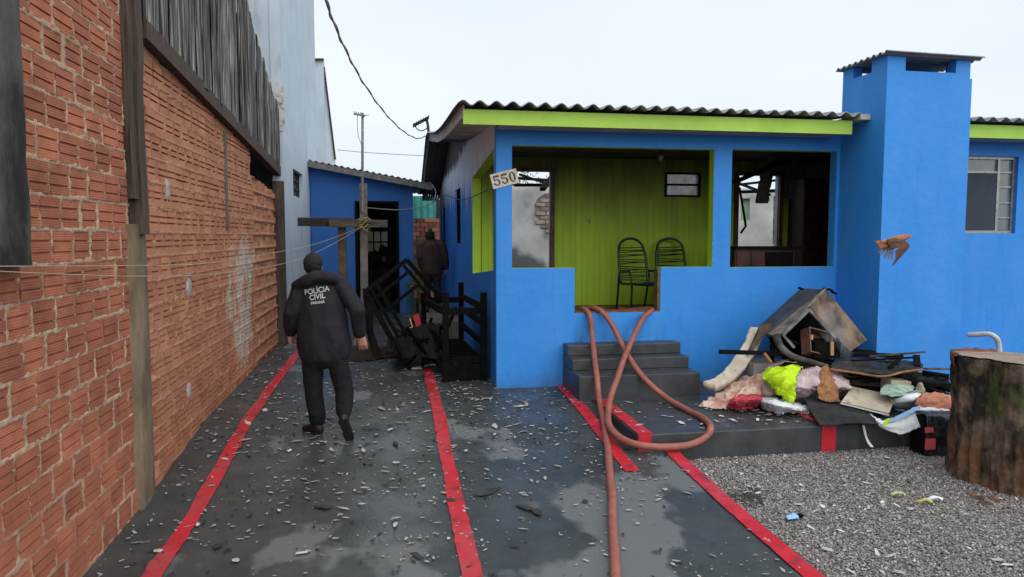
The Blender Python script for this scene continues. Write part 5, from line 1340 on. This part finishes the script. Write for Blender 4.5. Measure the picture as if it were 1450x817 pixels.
cloth('pink_bedding', [[Z(1122, 571), Z(1145, 572), Z(1172, 571), Z(1196, 569)], [at(1122, 552, 7.25), at(1145, 549, 7.2), at(1172, 548, 7.2), at(1203, 553, 7.2)], [at(1127, 534, 7.5), at(1147, 528, 7.45), at(1172, 527, 7.4), at(1199, 536, 7.4)], [at(1130, 532, 7.8), at(1150, 526, 7.8), at(1174, 526, 7.8), at(1200, 536, 7.8)]], mat('pale_lilac_bedding', (.60, .47, .50), (.46, .34, .36), scale=6, rough=.95, bump=.3), 'pale lilac pink bedding heaped in the middle of the pile', .08, 6, 9)
cloth('lime_cushion', [[at(1102, 555, 7.35), at(1110, 566, 7.28), at(1118, 570, 7.22), at(1125, 567, 7.22)], [at(1084, 538, 7.5), at(1098, 545, 7.30), at(1113, 548, 7.18), at(1126, 552, 7.2)], [at(1081, 529, 7.65), at(1096, 528, 7.45), at(1114, 529, 7.35), at(1126, 535, 7.35)], [at(1094, 524, 7.8), at(1108, 522, 7.65), at(1122, 521, 7.6), at(1134, 523, 7.6)]], m_limef, 'bright lime green cushion cover on the pile', .07, 5, 3)
cloth('red_cloth', [[Z(1030, 578, .03), Z(1048, 580, .03), Z(1072, 578, .03)], [Z(1034, 568, .12), Z(1052, 566, .17), Z(1078, 566, .16)], [Z(1038, 563, .10), Z(1054, 560, .14), Z(1080, 561, .14)]], m_redf, 'crumpled red cloth at the front of the blankets', .05, 10, 5, 22, 26)
cloth('white_bag', [[Z(1076, 577, .02), Z(1098, 585, .03), Z(1120, 586, .02), Z(1145, 586, .02)], [Z(1076, 568, .12), Z(1098, 572, .16), Z(1122, 576, .12), Z(1146, 580, .06)], [Z(1080, 562, .11), Z(1100, 564, .14), Z(1124, 570, .08), Z(1146, 576, .04)]], m_whitef, 'white plastic bag lying on the pavement before the pile', .03, 8, 8, 20, 30)
MB().sheet(patch([[at(1161, 566, 7.08), at(1174, 569, 7.06), at(1190, 568, 7.08)], [at(1158, 550, 7.14), at(1172, 550, 7.10), at(1184, 550, 7.14)], [at(1160, 535, 7.22), at(1170, 533, 7.18), at(1180, 535, 7.22)], [at(1166, 519, 7.3), at(1170, 517, 7.3), at(1176, 521, 7.3)]], 16, 10, .02, 12, 3, ragged=.03), .012).build('card_piece', m_card, label='torn brown cardboard piece standing in the middle of the pile', cat='cardboard')
# flat boards
MB().sheet(patch([[at(1139, 567, 7.2), at(1165, 566, 7.2), at(1194, 570, 7.15), at(1232, 580, 7.1)], [at(1150, 585, 6.9), at(1172, 586, 6.85), at(1203, 589, 6.8), at(1238, 592, 6.75)], [at(1161, 603, 6.62), at(1180, 603, 6.60), at(1210, 601, 6.58), at(1243, 602, 6.6)]], 8, 16, .012, 4, 2, ragged=.01), .012).build('black_mat', m_ply, label='black burnt mat overhanging the edge of the raised pavement', cat='mat')
MB().sheet(patch([[at(1176, 521, 7.25), at(1212, 527, 7.15), at(1252, 531, 7.05), at(1278, 525, 7.05), at(1306, 522, 7.05)], [at(1180, 512, 7.6), at(1215, 514, 7.5), at(1252, 517, 7.4), at(1278, 515, 7.4), at(1306, 515, 7.4)], [at(1186, 507, 8.0), at(1218, 508, 7.9), at(1254, 511, 7.8), at(1276, 511, 7.8), at(1300, 512, 7.8)]], 10, 26, .03, 4, 7, ragged=.03), .012).build('burnt_plywood', m_ply, label='buckled black plywood sheet across the right of the pile', cat='plywood')
MB().tube(spline([at(1176, 523, 7.23), at(1212, 528, 7.13), at(1250, 533, 7.03), at(1278, 527, 7.03), at(1306, 523, 7.03)], 40), [.012 + .008 * abs(N3((i, 0, 0), .37)) for i in range(40)], 6).build('ply_edge', m_card, label='torn tan edge of the black plywood', cat='strip')
def block_(name, c, sx, sy, sz, rot, m_, label, cat):
    M = Euler(rot).to_matrix(); P = [(-sx, -sy, -sz), (sx, -sy, -sz), (sx, sy, -sz), (-sx, sy, -sz), (-sx, -sy, sz), (sx, -sy, sz), (sx, sy, sz), (-sx, sy, sz)]
    return MB().hexa([M @ V(p_) + V(c) for p_ in P]).build(name, m_, label=label, cat=cat, bevel=.005)
slab2 = MB(); q = [at(1191, 569, 7.0), at(1259, 585, 6.85), at(1270, 560, 7.1), at(1207, 547, 7.25)]
n_ = (q[1] - q[0]).cross(q[3] - q[0]).normalized() * -.03
slab2.hexa([q[0], q[1], q[2], q[3]] + [p_ + n_ for p_ in q]); slab2.build('laminate_panel', m_beige, label='speckled beige laminate panel tilted behind the black mat', cat='panel', bevel=.004)
block_('scorched_board', at(1228, 540, 7.35), .30, .02, .055, (-.2, .08, -.05), m_charbrown, 'scorched brown drawer front below the plywood', 'board')
block_('laminate_panel', at(1268, 544, 7.15), .12, .1, .06, (0, .1, -.1), m_beige, 'short beige panel end right below the plywood', 'panel')
MB().bar(at(1190, 571, 6.95), at(1259, 588, 6.78), .02, .012).build('white_trim', m_whitef, label='thin pale trim along the foot of the beige panel', cat='trim')
cloth('mint_bag', [[at(1246, 558, 6.98), at(1265, 561, 6.92), at(1296, 562, 6.9)], [at(1250, 548, 7.05), at(1270, 545, 7.0), at(1294, 551, 6.98)], [at(1255, 546, 7.2), at(1272, 543, 7.2), at(1292, 548, 7.2)]], m_mint, 'crumpled mint green bag right of the beige panel', .03, 10, 2, 14, 18)
pot = thing('cooking_pot', 'dented grey aluminium pot lying between the panel and the salmon cloth', 'pot', at(1282, 576, 6.9))
c = at(1283, 567, 6.95); ax = V((.8, -.55, .2)).normalized()
MB().chain([(c - ax * .10, .085), (c - ax * .03, .1), (c + ax * .09, .1)], side=(0, 0, 1), n=20).build('bowl', mat('aluminium', (.55, .56, .58), (.40, .41, .43), rough=.3, metal=.9, scale=6), pot, smooth=True)
MB().tube([c + ax * .1 + V((.1 * math.cos(a), 0, .1 * math.sin(a))) for a in [i * .52 for i in range(13)]], .008, 6).build('rim', m_steel, pot)
MB().chain([(at(1302, 562, 6.95), .045), (at(1303, 551, 6.95), .05), (at(1303, 545, 6.95), .03)], n=10).build('bottle', mat('dirty_bottle', (.38, .35, .24), (.24, .22, .15), rough=.4), label='stubby yellowish bottle above the salmon cloth', cat='bottle', smooth=True)
cloth('salmon_cloth', [[at(1296, 573, 6.72), at(1318, 579, 6.62), at(1350, 582, 6.55)], [at(1300, 564, 6.75), at(1320, 563, 6.68), at(1352, 568, 6.6)], [at(1312, 556, 6.9), at(1328, 556, 6.85), at(1354, 562, 6.8)]], m_orange, 'salmon pink cloth hanging next to the stump', .03, 8, 3, 18, 22)
m_sack = mat('white_sack', (.72, .73, .74), (.60, .60, .62), scale=4, rough=.55)
sk = [[at(1230, 586, 6.72), at(1250, 596, 6.62), at(1278, 588, 6.58), at(1300, 577, 6.6), at(1350, 582, 6.5)], [at(1240, 596, 6.63), at(1256, 603, 6.55), at(1282, 600, 6.5), at(1304, 592, 6.5), at(1351, 583.5, 6.47)], [at(1247, 605, 6.6), at(1262, 611, 6.52), at(1278, 615, 6.47), at(1300, 606, 6.46), at(1352, 585, 6.45)]]
sko = cloth('white_sack', sk, m_sack, 'white woven sack with blue and lime stripe draped over the pavement edge', .02, 9, 6, 18, 34)
sw = [[at(1262, 594, 6.565), at(1276, 586, 6.535), at(1302, 574, 6.555)], [at(1259, 599, 6.545), at(1276, 592, 6.515), at(1303, 579, 6.53)]]
MB().sheet(patch(sw, 6, 16, .006, 9, 6), .006).build('blue_stripe', m_bluep, sko)
sw = [[at(1250, 600, 6.57), at(1258, 592, 6.58)], [at(1255, 606, 6.55), at(1264, 595, 6.555)]]
MB().sheet(patch(sw, 6, 8, .004, 9, 6), .006).build('lime_stripe', m_limef, sko)
MB().sheet(patch([[at(1221, 602, 6.64), at(1226, 622, 6.62), at(1233, 633, 6.55)], [at(1224, 602, 6.64), at(1229, 621, 6.62), at(1237, 633, 6.55)]], 3, 14, .004, 9, 1), .004).build('white_strip', m_whitef, label='narrow white strip hanging down the pavement face', cat='strip')
# wrapped box on the gravel
bx = thing('wrapped_box', 'black plastic wrapped box with red labels on the gravel beside the stump', 'box', onz(1330, 636, GRZ))
c = onz(1332, 637, GRZ); y0 = 6.38
a, b_ = at(1309, 640, y0), at(1356, 640, y0); zt = at(1330, 588, y0).z
rows = patch([[V((a.x, y0, GRZ)), V(((a.x + b_.x) / 2, y0 - .03, GRZ)), V((b_.x, y0, GRZ))], [V((a.x - .01, y0 - .02, -.1)), V(((a.x + b_.x) / 2, y0 - .05, -.1)), V((b_.x, y0 - .02, -.1))], [V((a.x, y0, zt)), V(((a.x + b_.x) / 2, y0 - .02, zt)), V((b_.x, y0, zt))], [V((a.x, y0 + .22, zt)), V(((a.x + b_.x) / 2, y0 + .22, zt)), V((b_.x, y0 + .22, zt))]], 26, 18, .014, 16, 2)
MB().sheet(rows, .01).build('wrap', mat('black_wrap', (.05, .055, .065), (.012, .014, .018), scale=18, rough=.3, contrast=(.45, .62)), bx, smooth=True)
MB().box(a.x, y0 + .015, GRZ, b_.x, y0 + .215, zt - .02).build('body', m_char, bx)
for (ya, yb_, xa, xb) in ((605, 613, 1310, 1322), (621, 637, 1310, 1325)):
    p0, p1 = at(xa, yb_, y0 - .055), at(xb, ya, y0 - .055)
    MB().box(p0.x, y0 - .058, p0.z, p1.x, y0 - .05, p1.z).build('red_label', mat('red_label', (.72, .10, .11), (.6, .07, .08), rough=.5), bx)
MB().chain([(at(1303, 597, 6.5), .03), (at(1304, 616, 6.48), .035), (at(1308, 632, 6.45), .025)], n=10).build('salmon_rag', m_orange, label='twisted salmon rag hanging left of the wrapped box', cat='rag', smooth=True)

# ================================================================== tree stump at the right
sc_ = V((5.75, 5.62, GRZ)); SR = .52; ztop = at(1393, 511, 5.6).z
m_bark = mat('stump_bark', (.17, .12, .082), (.018, .014, .011), scale=5.5, rough=.97, bump=1.0, bdist=.03, bscale=16, stretch=(1, 1, .75), contrast=(.42, .68), detail=14)
overlay(m_bark, (.05, .075, .012), lambda nt, L, pos: (lambda o: mth(nt, L, 'MULTIPLY', mth(nt, L, 'MULTIPLY', ramp(nt, L, nzn(nt, L, pos, 5, (1, 1, .6)), .46, .62), mth(nt, L, 'MULTIPLY', ramp(nt, L, o[1], 5.55, 5.38), ramp(nt, L, o[2], .2, .5))), .9))(xyz(nt, L, pos)))
overlay(m_bark, (.20, .085, .045), lambda nt, L, pos: (lambda o: mth(nt, L, 'MULTIPLY', mth(nt, L, 'MULTIPLY', ramp(nt, L, nzn(nt, L, pos, 6, (1, 1, .5)), .44, .6), ramp(nt, L, o[2], .30, -.05)), .7))(xyz(nt, L, pos)))
m_cut = mat('cut_wood', (.36, .28, .22), (.20, .145, .11), scale=5, rough=.9, bump=.3, contrast=(.3, .7))
nt, b, L = parts_of(m_cut)
geo = nd(nt, 'ShaderNodeNewGeometry'); vm = nd(nt, 'ShaderNodeVectorMath', operation='SUBTRACT'); L(geo.outputs['Position'], vm.inputs[0]); vm.inputs[1].default_value = (sc_.x - .05, sc_.y, 0)
o3 = xyz(nt, L, vm.outputs[0]); rr = mth(nt, L, 'SQRT', mth(nt, L, 'ADD', mth(nt, L, 'MULTIPLY', o3[0], o3[0]), mth(nt, L, 'MULTIPLY', o3[1], o3[1])))
ring = mth(nt, L, 'SINE', mth(nt, L, 'ADD', mth(nt, L, 'MULTIPLY', rr, 190), mth(nt, L, 'MULTIPLY', nzn(nt, L, geo.outputs['Position'], 4), 14)))
old = b.inputs['Base Color'].links[0].from_socket
mx = nd(nt, 'ShaderNodeMix', data_type='RGBA'); L(mth(nt, L, 'MULTIPLY', ramp(nt, L, ring, .2, 1), .4), mx.inputs['Factor']); L(old, mx.inputs[6]); mx.inputs[7].default_value = (.13, .085, .06, 1); L(mx.outputs[2], b.inputs['Base Color'])
stp = thing('tree_stump', 'big upright cut tree stump with mossy brown bark on the gravel', 'stump', sc_)
rows = []; NA = 220
def srad(a, f): return SR * (1 + .045 * math.sin(3 * a + 1) + .03 * math.sin(7 * a) + .05 * N3((math.cos(a) * 2.2, math.sin(a) * 2.2, f * 1.2), 1) + .035 * N3((math.cos(a) * 9, math.sin(a) * 9, f * 2.5), 1) + .10 * max(0, .22 - f) * (1 + math.sin(5 * a)) - .05 * f + .10 * (abs(N3((math.cos(a) * 5, math.sin(a) * 5, f * 1.1), 1.6)) - .25) + .035 * N3((math.cos(a) * 16, math.sin(a) * 16, f * 5), 1.5))
for i in range(70):
    f = i / 69
    rr_ = []
    for j in range(NA + 1):
        a = 2 * math.pi * (j % NA) / NA; r_ = srad(a, f)
        rr_.append(V((sc_.x + r_ * math.cos(a), sc_.y + r_ * math.sin(a), GRZ - .03 + (ztop - GRZ + .03 + .02 * math.cos(a + 2.6)) * f)))
    rows.append(rr_)
MB().grid(rows).build('bark', m_bark, stp, smooth=True)
top = []
for i in range(14):
    f = i / 13; rr_ = []
    for j in range(NA + 1):
        p_ = rows[-1][j]; c = V((sc_.x, sc_.y, ztop)); q = c.lerp(p_, f * .985)
        q.z += .003 * N3(q, 14) - (.014 if abs((q.x - sc_.x) * .35 + (q.y - sc_.y)) < .01 else 0) + (.012 if f > .93 else .008)
        rr_.append(q)
    top.append(rr_)
MB().grid(top).build('cut_face', m_cut, stp, smooth=True)
brk = []
for i in range(5):
    rr_ = []
    for j in range(24):
        a = 1.2 + 1.5 * j / 23; r_ = srad(a, 1) + (.0, .03, .035, .0, -.06)[i]
        h = max(0.005, .03 * (1 - abs(j - 9) / 14) + .02 * N3((j, 0, 0), .6))
        rr_.append(V((sc_.x + r_ * math.cos(a), sc_.y + r_ * math.sin(a), ztop - .15 + (.0, .08, .15 + h, .15 + h, .13)[i])))
    brk.append(rr_)
MB().grid(brk).build('bark_flap', mat('red_bark', (.19, .08, .045), (.09, .038, .022), scale=9, rough=.95, bump=.6), stp, smooth=True)
fl = MB()
for i in range(0):
    a = rnd.uniform(3.2, 4.6); z = rnd.uniform(-.05, .95); r_ = srad(a, (z - GRZ) / (ztop - GRZ)) + .004
    p_ = V((sc_.x + r_ * math.cos(a), sc_.y + r_ * math.sin(a), z)); t_ = V((-math.sin(a), math.cos(a), 0)); s_ = rnd.uniform(.012, .04)
    nrm = V((math.cos(a), math.sin(a), 0))
    fl.hexa([p_ - t_ * s_ * .4 - nrm * .01, p_ + t_ * s_ * .4 - nrm * .01, p_ + t_ * s_ * .3 + nrm * .012, p_ - t_ * s_ * .3 + nrm * .015] + [p_ + V((0, 0, s_ * 2.4)) - t_ * s_ * .3 - nrm * .01, p_ + V((0, 0, s_ * 2.2)) + t_ * s_ * .35 - nrm * .01, p_ + V((0, 0, s_ * 2.0)) + t_ * s_ * .2 + nrm * .006, p_ + V((0, 0, s_ * 2.2)) - t_ * s_ * .2 + nrm * .006])
for i, (x, y) in enumerate(((1385, 705), (1395, 712), (1408, 706), (1376, 700))):
    c = onz(x, y, GRZ + .015); MB().ball(c, (.07 - .01 * i, .05, .015), 9).build('bark_crumb', m_bark, label='flat crumb of fallen bark in front of the stump', cat='bark', group='bark crumbs')
MB().tube(spline([at(1371, 474, 7.9), at(1385, 473.5, 7.8), at(1400, 473, 7.7), at(1410, 478, 7.65), at(1414, 487, 7.65), at(1415, 500, 7.65), V((at(1415, 500, 7.65).x, 7.65, .3)), V((at(1415, 500, 7.65).x, 7.65, GRZ - .02))], 50), .032, 12).build('bent_pipe', mat('white_pipe', (.55, .55, .54), (.42, .42, .42), rough=.45), smooth=True, label='bent white pipe rail rising behind the stump', cat='pipe')

# ================================================================== flying bird
bc = at(1264, 349, 4.4)
s_ = at(1290, 349, 4.4).x - at(1264, 349, 4.4).x
bird = thing('bird', 'small rufous brown bird flying in front of the blue chimney', 'bird', bc)
def bp(x, y, dy=0): return at(x, y, 4.4 + dy)
m_ruf = mat('rufous_feather', (.36, .16, .085), (.26, .105, .055), scale=40, rough=.85)
m_bbrown = mat('brown_feather', (.15, .075, .05), (.09, .045, .032), scale=40, rough=.85)
def zb(zx, zy, dy=0): return bp(1200 + zx / 9.08, 310 + zy / 9.08, dy)
bo = MB(); bo.chain([(zb(430, 300), .010, .012), (zb(520, 290), .019, .022), (zb(620, 262), .026, .026), (zb(720, 242), .024, .022), (zb(785, 222), .015, .016)], side=(0, 0, 1), n=14)
bo.chain([(zb(800, 218), .008), (zb(836, 222), .002)], n=6)
organic('body', bo, .003, m_ruf, bird, smooth=2)
for dy in (-.014, .014): MB().ball(zb(795, 208, dy), .0025, 6).build('eye', m_dark, bird)
def feather(a, b_, w_, m_, par, nm='feather'):
    s2 = (b_ - a).cross(V((0, 1, 0))).normalized() * w_
    MB().sheet([[a - s2 * .7, a + s2 * .7], [a.lerp(b_, .45) - s2, a.lerp(b_, .45) + s2], [a.lerp(b_, .85) - s2 * .9, a.lerp(b_, .85) + s2 * .9], [b_ - s2 * .25, b_ + s2 * .25]], .0012).build(nm, m_, par)
tail = MB().prism([zb(540, 268), zb(470, 272), zb(365, 282), zb(358, 300), zb(385, 335), zb(440, 372), zb(540, 372), zb(590, 330)], (0, .006, 0)).build('tail', m_ruf, bird)
for i in range(5): feather(zb(540 - 6 * i, 300 + 12 * i, -.006 - .001 * i), zb(352 + 14 * i, 284 + 20 * i, -.004 - .002 * i), .0055, m_ruf, tail)
m_palef = mat('pale_feather', (.52, .46, .44), (.26, .19, .17), scale=60, rough=.9)
fw_ = MB().prism([zb(600, 345, .02), zb(470, 350, .03), zb(430, 385, .03), zb(480, 410, .03), zb(560, 400, .03), zb(620, 380, .02)], (0, .005, 0)).build('far_wing', m_palef, bird)
for i in range(9):
    f = i / 8; feather(zb(590 - 120 * f, 360 + 10 * f, .02), zb(565 - 195 * f, 560 - 150 * f ** 1.6 - 30 * (1 - f) ** 4, .035 + .02 * f), .0042, m_palef if i % 2 else mat('pale_feather_dark', (.30, .22, .20), rough=.9), fw_)
nw_ = MB().prism([zb(515, 262, -.03), zb(600, 246, -.035), zb(700, 262, -.04), zb(770, 300, -.05), zb(803, 340, -.055), zb(770, 395, -.06), zb(720, 420, -.06), zb(680, 380, -.05), zb(560, 368, -.035), zb(530, 330, -.03)], (0, .006, 0)).build('near_wing', m_bbrown, bird)
m_wd = mat('wing_dark', (.085, .045, .035), (.05, .028, .022), scale=50, rough=.85)
tips = [(566, 606), (585, 575), (600, 548), (608, 520), (612, 492), (614, 465), (612, 440), (606, 420)]
for i, (tx, ty) in enumerate(tips):
    a_ = zb(795 - 14 * i, 350 + 4 * i, -.056 + .002 * i); feather(a_, zb(tx, ty, -.085 + .004 * i), .0075, m_bbrown if i % 2 else m_wd, nw_)
for i in range(6): feather(zb(720 - 25 * i, 300 + 6 * i, -.043 + .002 * i), zb(560 - 3 * i, 300 + 15 * i, -.04 + .002 * i), .006, m_bbrown if i % 2 else m_wd, nw_)

# ================================================================== shards of roof and litter
def shard_mesh(seed, elong):
    r = random.Random(seed); n = r.choice((4, 5, 5, 6)); P = []
    for k in range(n):
        a = 2 * math.pi * (k + r.uniform(-.25, .25)) / n; q = r.uniform(.6, 1)
        P.append(V((math.cos(a) * q * elong, math.sin(a) * q, r.uniform(-.05, .05))))
    return MB().prism(P, (0, 0, .09))
SHM = [shard_mesh(i, e) for i, e in enumerate((1.2, 1.7, 2.2, 2.6, 1.5, 3.4, 1.9, 2.9))]
m_shd = mat('dark_shard', (.05, .048, .045), (.02, .02, .02), scale=9, rough=.8)
shm = [s.mesh('roof_shard', m_shard) for s in SHM]; shm_d = [s.mesh('burnt_shard', m_shd) for s in SHM]
def put(me, loc, s_, name, label, cat, group):
    o = bpy.data.objects.new(name, me); C.objects.link(o); o.location = loc; o.scale = (s_, s_, s_ * rnd.uniform(.5, 1))
    o.rotation_euler = (rnd.gauss(0, .07), rnd.gauss(0, .07), rnd.uniform(0, 6.28)); tag(o, label, cat, group); return o
big = [(225, 783), (352, 754), (172, 797), (437, 783), (427, 786), (334, 796), (487, 722), (512, 716), (476, 690), (560, 657), (533, 617), (553, 610), (318, 652), (352, 601), (395, 560), (375, 583), (300, 690), (410, 640), (392, 585), (540, 580), (575, 600), (660, 640), (640, 590), (735, 577), (700, 605), (745, 640), (770, 610), (690, 667), (585, 640), (545, 670), (380, 665), (455, 655), (600, 690), (500, 570), (525, 590), (585, 572), (515, 640), (635, 765), (740, 700), (790, 662), (280, 745), (395, 725), (475, 765), (560, 745), (345, 560), (362, 540), (385, 530), (560, 560), (1000, 580), (940, 590), (965, 600), (1020, 590), (935, 572), (905, 585)]
def where(p_, y):
    if p_.x < -1.5: q = 'between the brick wall and the left red line'
    elif p_.x < .5: q = 'between two red lines, ' + ('behind the walking person' if p_.y > 8 else 'nearer than the walking person')
    else: q = 'right of the middle red line'
    return 'pale roof shard on the driveway ' + q, 'shard', 'shards ' + q
for (x, y) in big:
    p_ = ong(x, y); onp = p_.x > 2.5 and p_.y > 6.7
    if x > 880: p_ = onz(x, y, .0)
    s_ = rnd.uniform(.016, .031) * (1 + .4 * (rnd.random() < .25))
    if x > 880: put(rnd.choice(shm), p_ + V((0, 0, .012)), s_, 'roof_shard', 'pale shard of broken roofing lying on the raised pavement', 'shard', 'shards on the pavement')
    else: put(rnd.choice(shm), p_ + V((0, 0, .017)), s_, 'roof_shard', *where(p_, y))
for (x, y) in ((745, 722), (760, 728), (650, 600), (690, 700), (828, 712), (560, 630), (640, 710), (460, 720), (310, 775), (590, 790), (805, 569)):
    put(rnd.choice(shm_d), ong(x, y) + V((0, 0, .017)), rnd.uniform(.03, .06), 'burnt_shard', 'black burnt flake lying on the wet driveway', 'flake', 'burnt flakes on the driveway')
for (x, y) in ((1228, 619), (1243, 658), (1125, 666), (1318, 661), (1301, 663), (1320, 707), (1130, 714), (1410, 792), (1165, 717), (1050, 670), (1106, 712), (1256, 648), (1265, 640), (1415, 705), (1235, 672), (1170, 777), (1290, 720), (1205, 735), (1275, 810), (1060, 688)):
    put(rnd.choice((shm[0], shm[1], shm[4], shm[6])), onz(x, y, GRZ + .022), rnd.uniform(.02, .036), 'roof_shard', 'pale shard of broken roofing lying on the gravel', 'shard', 'shards on the gravel')
def flakes(n, seed, m_, dark):
    r = random.Random(seed); mb = MB(); k = 0
    while k < n:
        X = r.uniform(-2.0, 2.75); Y = 3.4 + r.random() ** 1.15 * 10
        dens = (.35 + .65 * math.exp(-((Y - 8) / 2.6) ** 2)) * (.35 + 2.2 * max(0, N3((X, Y, seed + 2), 1.7) + .22)) - .25 * (X > .6) * (Y < 6.5) + .35 * N3((X, Y, seed), .9)
        if X > 2.35 and Y > 6.6: continue
        if r.random() > dens: continue
        s_ = (.004 + .016 * r.random() ** 2.4) * (1.25 if Y > 7 else 1); me = r.choice(SHM); a = r.uniform(0, 6.28); ca, sa = math.cos(a), math.sin(a); tx, ty = r.gauss(0, .09), r.gauss(0, .09)
        z = gz(Y) + .0125
        mb.add([V((X + (v.x * ca - v.y * sa) * s_, Y + (v.x * sa + v.y * ca) * s_, z + v.z * s_ * .7 + (v.x * tx + v.y * ty) * s_)) for v in me.v], me.f); k += 1
    return mb
flakes(2800, 5, m_shard, 0).build('roof_fragments', m_shard, label='countless tiny pale roof fragments strewn over the driveway', cat='debris', kind='stuff', org=(0, 6, 0))
flakes(1500, 8, m_shd, 1).build('burnt_fragments', m_shd, label='countless tiny black burnt flakes strewn over the driveway', cat='debris', kind='stuff', org=(0, 6, 0))
mb = MB(); r = random.Random(4)
for i in range(110):
    X, Y = r.uniform(2.45, 4.9), r.uniform(6.75, 8.4)
    if X < 3.85 and Y > 8.2: continue
    me_ = r.choice(SHM); s_ = .006 + .018 * r.random() ** 2; a = r.uniform(0, 6.28)
    mb.add([V((X + (v.x * math.cos(a) - v.y * math.sin(a)) * s_, Y + (v.x * math.sin(a) + v.y * math.cos(a)) * s_, .014 + v.z * s_ * .6)) for v in me_.v], me_.f)
mb.build('pavement_fragments', m_shard, label='tiny pale roof fragments strewn over the raised pavement', cat='debris', kind='stuff', org=(4, 7, 0))
mb = MB()
for i in range(170):
    X, Y = 2.9 + abs(r.gauss(0, 1.3)), r.uniform(3.3, 6.6)
    me_ = r.choice(SHM); s_ = .007 + .018 * r.random() ** 2.5; a = r.uniform(0, 6.28); t_ = r.gauss(0, .3)
    mb.add([V((X + (v.x * math.cos(a) - v.y * math.sin(a)) * s_, Y + (v.x * math.sin(a) + v.y * math.cos(a)) * s_, GRZ + .02 + v.z * s_ * .6 + v.x * t_ * s_)) for v in me_.v], me_.f)
mb.build('gravel_fragments', m_shard, label='tiny pale fragments scattered over the gravel', cat='debris', kind='stuff', org=(4, 5, GRZ))
mb = MB(); mb2 = MB()
for i in range(260):
    x = r.uniform(1000, 1340); c = onz(x, 560 + r.gauss(18, 9) + (x - 1000) * .05, .012)
    if c.y < 6.75 or c.y > 8.2: continue
    s_ = r.uniform(.006, .028); me_ = r.choice(SHM); a = r.uniform(0, 6.28); t_ = r.gauss(0, .3)
    (mb if i % 4 else mb2).add([V((c.x + (v.x * math.cos(a) - v.y * math.sin(a)) * s_, c.y + (v.x * math.sin(a) + v.y * math.cos(a)) * s_, c.z + .006 + v.z * s_ + v.x * t_ * s_ * .5)) for v in me_.v], me_.f)
mb.build('burnt_scraps', m_shd, label='small black scraps strewn at the foot of the burnt pile', cat='debris', kind='stuff', org=(4.5, 7, 0))
mb2.build('paper_scraps', m_shard, label='small pale scraps strewn at the foot of the burnt pile', cat='debris', kind='stuff', org=(4.5, 7, 0))
# ash smear and small litter on the gravel
mb = MB()
for i in range(90):
    c = onz(1060 + r.gauss(0, 14), 703 + r.gauss(0, 6), GRZ + .022); s_ = r.uniform(.006, .02); me_ = r.choice(SHM); a = r.uniform(0, 6.28)
    mb.add([V((c.x + (v.x * math.cos(a) - v.y * math.sin(a)) * s_, c.y + (v.x * math.sin(a) + v.y * math.cos(a)) * s_, c.z + v.z * s_)) for v in me_.v], me_.f)
mb.build('ash_scatter', m_shd, label='scatter of black ash flakes on the gravel near the red line', cat='ash', kind='stuff')
c = onz(1124, 733, GRZ + .03)
lt = thing('crushed_can', 'small crushed blue and black packet on the gravel', 'packet', c)
MB().sheet(patch([[c + V((-.07, -.03, 0)), c + V((0, -.04, .01)), c + V((.03, -.03, .0))], [c + V((-.07, .0, .02)), c + V((0, 0, .035)), c + V((.03, .0, .02))], [c + V((-.06, .03, 0)), c + V((0, .04, .01)), c + V((.03, .03, .0))]], 10, 12, .01, 20, 1), .004).build('wrapper', m_bluep, lt)
MB().ball(c + V((.055, 0, .012)), (.03, .022, .02), 9).build('lid', m_char, lt)
for i, (x, y, m_, lab) in enumerate(((1322, 707, m_whitef, 'curled white leaf of plastic near the stump'), (1308, 710, mat('dry_yellow', (.50, .42, .12), rough=.8), 'yellow dry leaf near the stump'), (1270, 700, mat('lime_leaf', (.45, .5, .2), rough=.8), 'pale green strip of plant on the gravel'))):
    c = onz(x, y, GRZ + .035); s_ = .06
    MB().sheet(patch([[c + V((-s_, -.02, 0)), c + V((0, -.03, .02)), c + V((s_, -.035, .0))], [c + V((-s_ * 1.1, .0, .01)), c + V((0, .005, .03)), c + V((s_ * 1.2, -.02, .01))]], 6, 12, .012, 18, i), .003).build('leaf_scrap', m_, label=lab, cat='scrap')
# thin smoke still rising from the carcass
sm_ = MB(); c = at(1192, 478, 7.75)
sm_.chain([(at(1196, 498, 7.72), .10), (at(1190, 480, 7.72), .16), (at(1182, 462, 7.72), .20), (at(1172, 445, 7.75), .16)], n=16)
ms = bpy.data.materials.new('thin_smoke'); ms.use_nodes = True; nt = ms.node_tree; nt.nodes.remove(nt.nodes['Principled BSDF'])
pv = nd(nt, 'ShaderNodeVolumePrincipled'); pv.inputs['Color'].default_value = (.85, .9, 1, 1)
tc = nd(nt, 'ShaderNodeNewGeometry'); nn = nzn(nt, nt.links.new, tc.outputs['Position'], 6, (1, 1, .6), 3)
nt.links.new(mth(nt, nt.links.new, 'MULTIPLY', ramp(nt, nt.links.new, nn, .42, .75), 2.2), pv.inputs['Density'])
nt.links.new(pv.outputs[0], nt.nodes['Material Output'].inputs['Volume'])
sm_.build('smoke', ms, label='thin wisp of bluish smoke rising from the wardrobe carcass', cat='smoke', kind='stuff')
